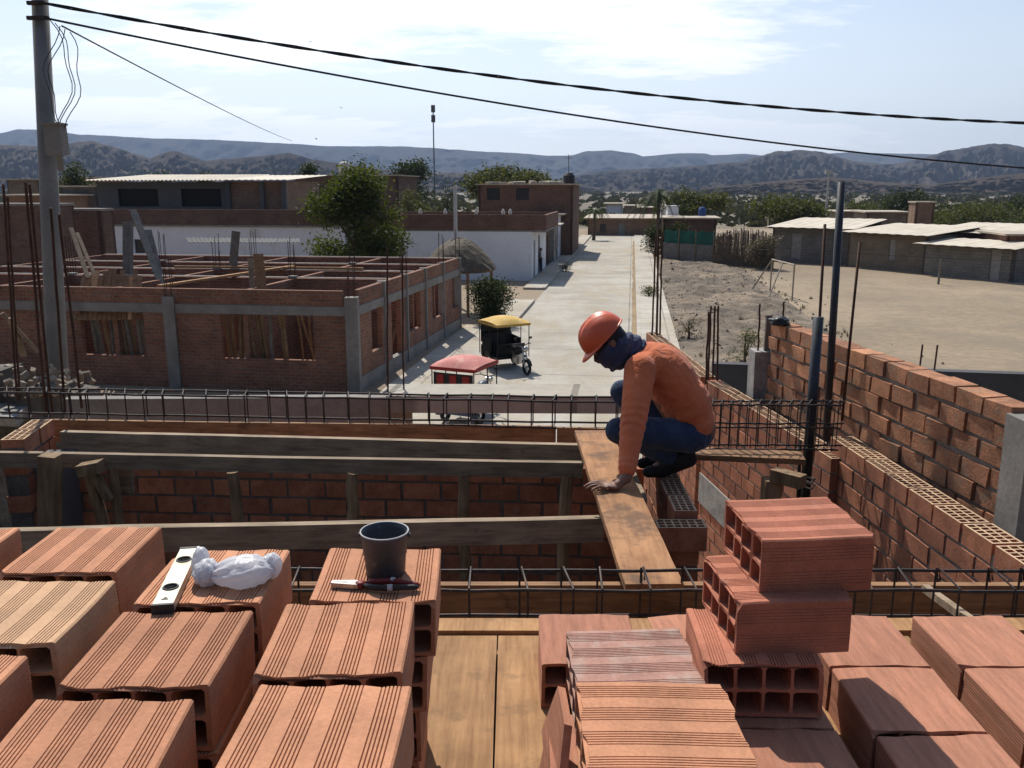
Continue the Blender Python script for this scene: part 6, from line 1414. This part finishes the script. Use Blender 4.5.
# ================================================================ mototaxis
M['yellow'] = mat('faded_yellow_canvas', (.62, .40, .10), .8, .12, 2, 20, .1, .3, .004, spot=((.6, .5, .32), 3, .55, .7))
M['pink'] = mat('faded_red_canvas', (.55, .20, .17), .8, .12, 2, 20, .1, .3, .004, spot=((.6, .34, .28), 3, .52, .7))
M['seat_red'] = mat('red_vinyl', (.30, .02, .015), .5, .1, 4, 30, .1, .1, .002)
M['black_p'] = mat('black_paint', (.015, .015, .017), .4, .1, 4, 30, .1, .1, .002)
M['blue_grey'] = mat('blue_grey_paint', (.10, .12, .16), .45, .15, 4, 30, .1, .1, .002)
M['tyre'] = mat('black_tyre', (.018, .018, .018), .9, .1, 6, 40, .1, .3, .004)
M['chrome'] = mat('dull_chrome', (.5, .5, .5), .3, .1, 6, 40, .1, .1, .001, metal=.9)
def mototaxi(pos, yaw, canopy, canopy_rim, body, label):
    r = empty('mototaxi', pos, yaw); tag(r, label, 'mototaxi')       # x forward
    def P_(name, q, m, parent=None, smooth=False): return q.build(name, m, parent or r, smooth)
    def wheel(c, rad=.26, wd=.1):
        q = MB(); q.lathe(((rad * .72, -wd / 2), (rad * .95, -wd / 2), (rad, -wd / 4), (rad, wd / 4), (rad * .95, wd / 2), (rad * .72, wd / 2), (rad * .72, -wd / 2)), 26, (0, 0, 0), rot=Matrix.Rotation(HP, 3, 'X')); w_ = P_('wheel', q, M['tyre'], None, True); w_.location = c
        q = MB(); q.lathe(((0, -.03), (.05, -.03), (.055, .03), (0, .03)), 12, rot=Matrix.Rotation(HP, 3, 'X'))
        for k_ in range(8):
            a = k_ * math.pi / 4; q.tube([(math.cos(a) * .04, 0, math.sin(a) * .04), (math.cos(a) * rad * .73, 0, math.sin(a) * rad * .73)], .008, 5)
        q.lathe(((rad * .68, -wd * .4), (rad * .73, -wd * .4), (rad * .73, wd * .4), (rad * .68, wd * .4)), 26, rot=Matrix.Rotation(HP, 3, 'X')); P_('rim', q, M['chrome'], w_)
    wheel((-.55, .52, .26)); wheel((-.55, -.52, .26)); wheel((1.28, 0, .27), .27, .08)
    q = MB(); q.box((-.45, 0, .42), (1.25, 1.16, .08), None, .5, .004); q.bar((.1, 0, .42), (.75, 0, .5), .14, .1); P_('chassis', q, M['black_p'])
    for s_ in (-1, 1):
        q = MB(); n = 14; q2 = [(-.55 + .38 * math.cos(a * math.pi / n), .27 + .36 * math.sin(a * math.pi / n)) for a in range(n + 1)]
        for (xa, za), (xb, zb_) in zip(q2, q2[1:]): q.box(((xa + xb) / 2, s_ * .54, (za + zb_) / 2), (.1, .17, .02), Matrix.Rotation(-math.atan2(zb_ - za, xb - xa), 3, 'Y'))
        P_('mudguard', q, body)
    q = MB(); q.box((-.50, 0, .60), (.52, 1.02, .2), None, .5, .01); sb = P_('seat', q, M['black_p'])
    for k_ in range(3):
        q = MB(); q.box((-.50, -.34 + .34 * k_, .72), (.5, .31, .07), None, .5, .008); P_('cushion', q, M['seat_red'] if canopy is M['pink'] else M['black_p'], sb)
    q = MB(); q.box((-.84, 0, .92), (.12, 1.08, .5), Matrix.Rotation(R(-8), 3, 'Y'), .5, .01); bb_ = P_('backrest', q, M['black_p'])
    for k_ in range(4):
        q = MB(); q.box((-.775, -.39 + .26 * k_, .93), (.03, .2, .36), Matrix.Rotation(R(-8), 3, 'Y'), .5, .004); P_('back_cushion', q, M['seat_red'] if canopy is M['pink'] and k_ % 2 == 0 else M['black_p'], bb_)
        q = MB(); q.box((-.91, -.39 + .26 * k_, .93), (.03, .2, .36), Matrix.Rotation(R(-8), 3, 'Y'), .5, .004); P_('back_panel', q, M['seat_red'] if canopy is M['pink'] and k_ % 2 == 0 else M['black_p'], bb_)
    q = MB(); q.box((-.98, 0, .55), (.3, 1.1, .38), None, .5, .01); P_('luggage_box', q, body)
    for s_ in (-1, 1):
        q = MB(); q.bar((-.98, s_ * .57, .78), (-.25, s_ * .57, .72), .03, .62, segs=4, j=.004); P_('side_panel', q, body)
    q = MB(); q.box((.12, 0, .66), (.05, 1.06, .5), Matrix.Rotation(R(10), 3, 'Y'), .5, .006); P_('front_panel', q, M['black_p'])
    q = MB(); q.box((-1.06, 0, 1.16), (.03, 1.16, .62), None, .5, .01); rc = P_('rear_curtain', q, M['black_p'])
    if canopy is M['pink']:
        for k_ in range(3):
            q = MB(); q.box((-1.08, -.38 + .38 * k_, 1.2), (.02, .2, .44), None, .5, .004); P_('curtain_panel', q, M['seat_red'], rc)
    # canopy: curved cloth with a hanging rim
    q = MB(); vs = []; nx, ny = 10, 10; x0, x1 = -1.12, .34
    for t_ in (0, -.03):
        for i in range(nx + 1):
            for j in range(ny + 1):
                u = i / nx * 2 - 1; v = j / ny * 2 - 1; vs.append(((x0 + x1) / 2 + u * (x1 - x0) / 2, v * .69 * (1 - .05 * u * u), 1.62 + .14 * (1 - u ** 2) ** .7 * (1 - .6 * v * v) + .07 * (1 - v * v) * (1 - u ** 6) + t_ + .012 * noise.noise(Vector((u * 3, v * 3, pos[0])))))
    n1_ = (nx + 1) * (ny + 1); fs = []
    for i in range(nx):
        for j in range(ny):
            a = i * (ny + 1) + j; fs.append((a, a + ny + 1, a + ny + 2, a + 1)); fs.append((n1_ + a, n1_ + a + 1, n1_ + a + ny + 2, n1_ + a + ny + 1))
    q.add(vs, fs); cp = P_('canopy', q, canopy, None, True)
    q = MB()
    for (a, b) in (((x0, -.66), (x1, -.66)), ((x0, .66), (x1, .66)), ((x0, -.66), (x0, .66)), ((x1, -.66), (x1, .66))):
        q.bar((a[0], a[1], 1.585), (b[0], b[1], 1.585), .018, .09)
    P_('canopy_rim', q, canopy_rim, cp)
    for x, y in ((x0 + .03, .62), (x0 + .03, -.62), (x1 - .03, .62), (x1 - .03, -.62), (-.3, .63), (-.3, -.63)):
        q = MB(); q.tube([(x, y, .44), (x, y * 1.0, 1.6)], .018, 6); P_('canopy_post', q, M['black_p'])
    # motorcycle half
    q = MB(); q.tube([(1.28, .07, .27), (1.1, .06, .78), (1.05, .06, .95)], .022, 7); q.tube([(1.28, -.07, .27), (1.1, -.06, .78), (1.05, -.06, .95)], .022, 7); P_('fork', q, M['chrome'])
    q = MB(); q.tube([(.92, .36, 1.02), (1.0, .22, 1.04), (1.04, 0, .98), (1.0, -.22, 1.04), (.92, -.36, 1.02)], .016, 7); hb_ = P_('handlebar', q, M['black_p'])
    for s_ in (-1, 1):
        q = MB(); q.tube([(1.0, s_ * .2, 1.04), (1.0, s_ * .27, 1.2)], .008, 5); q.box((1.0, s_ * .29, 1.24), (.02, .12, .07)); P_('mirror', q, M['black_p'], hb_)
    q = MB(); q.lathe(((0, -.04), (.08, -.04), (.1, .03), (.09, .05), (0, .06)), 16, (1.17, 0, .88), rot=Matrix.Rotation(HP, 3, 'Y')); P_('headlight', q, M['chrome'], None, True)
    vs_, fs_ = [], []; uv_ball(vs_, fs_, (.72, 0, .80), (.25, .15, .13), Matrix.Rotation(R(-8), 3, 'Y')); q = MB(); q.add(vs_, fs_); P_('fuel_tank', q, body, None, True)
    vs_, fs_ = [], []; uv_ball(vs_, fs_, (.32, 0, .79), (.3, .15, .075)); q = MB(); q.add(vs_, fs_); P_('saddle', q, M['black_p'], None, True)
    q = MB(); q.box((.66, 0, .48), (.36, .26, .32), None, .5, .02); q.tube([(.7, .14, .35), (.2, .18, .33), (-.2, .2, .36)], .035, 8); P_('engine', q, M['chrome'])
    q = MB()
    n = 10
    for k_ in range(n):
        a = math.pi * (.1 + .75 * k_ / n); a2 = math.pi * (.1 + .75 * (k_ + 1) / n); q.bar((1.28 + .31 * math.cos(a), 0, .27 + .31 * math.sin(a)), (1.28 + .31 * math.cos(a2), 0, .27 + .31 * math.sin(a2)), .1, .012)
    P_('front_mudguard', q, body); r.scale = (.93, .93, .93); return r
y0 = H(500, 370, EYE); mototaxi((y0.x + .3, y0.y + .2, .01), R(-62), M['yellow'], M['yellow'], M['black_p'], 'three-wheeled mototaxi with yellow canopy and black seat parked on the street')
y1 = D(467, 360, 21.6); mototaxi((y1.x + .1, 21.7, .01), R(66), M['pink'], M['seat_red'], M['blue_grey'], 'three-wheeled mototaxi with faded red canopy and red-black seat parked nearest')
# passer-by at the doorway and birds
c = D(541, 258, 60.5); pf = Vector((c.x, 60.5, .13)); fig = empty('person', pf); tag(fig, 'small distant person standing in the doorway of the white corner house', 'person')
zz_ = lambda x, y, z: pf + Vector((x, y, z))
organic('body', [('e', zz_(0, 0, 1.55), (.09, .10, .12), None), ('c', zz_(0, 0, 1.45), .06, zz_(0, 0, 1.35), .06), ('e', zz_(0, 0, 1.15), (.13, .19, .28), None), ('c', zz_(0, -.2, 1.33), .05, zz_(.02, -.24, .85), .04), ('c', zz_(0, .2, 1.33), .05, zz_(.02, .24, .85), .04), ('c', zz_(0, -.09, .9), .085, zz_(0, -.1, .06), .05), ('c', zz_(0, .09, .9), .085, zz_(.05, .1, .06), .05)], .025, 2, M['skin'], fig, None, pf)
organic('shirt', [('e', zz_(0, 0, 1.15), (.145, .205, .3), None), ('c', zz_(0, -.2, 1.33), .065, zz_(.02, -.23, 1.05), .06), ('c', zz_(0, .2, 1.33), .065, zz_(.02, .23, 1.05), .06)], .025, 2, M['white'], fig, None, pf)
organic('trousers', [('e', zz_(0, 0, .9), (.14, .18, .12), None), ('c', zz_(0, -.09, .9), .1, zz_(0, -.1, .12), .065), ('c', zz_(0, .09, .9), .1, zz_(.05, .1, .12), .065)], .025, 2, M['jeans'], fig, None, pf)
for i, (px, py, Y) in enumerate(((310, 42, 60), (341, 108, 75), (316, 139, 80))):
    c = D(px, py, Y); q = MB(); q.tube([(0, -.16, 0), (0, -.05, .01), (0, .1, 0), (0, .22, -.01)], [.01, .05, .045, .01], 7)
    for s_ in (-1, 1):
        a, b_, c_ = Vector((s_ * .03, .06, .02)), Vector((s_ * .2, .04, .14)), Vector((s_ * .38, -.06, .08)); q.add([a, b_, c_, a + Vector((0, -.12, 0)), b_ + Vector((0, -.12, 0)), a + Vector((0, 0, .012)), b_ + Vector((0, 0, .012)), a + Vector((0, -.12, .012)), b_ + Vector((0, -.12, .012))], ((0, 1, 4, 3), (5, 7, 8, 6), (1, 2, 4), (6, 8, 2), (0, 5, 6, 1), (3, 4, 8, 7)))
    o = q.build('bird', M['black'], None, True); o.location = c; o.scale = (.55, .55, .55); o.rotation_euler = (R(20 * i), R(15), R(40 * i)); tag(o, ('small dark bird flying highest, under the upper power cable', 'small dark bird flying in the middle of the sky left of the mast', 'small dark bird flying lowest, just above the far hills')[i], 'bird')
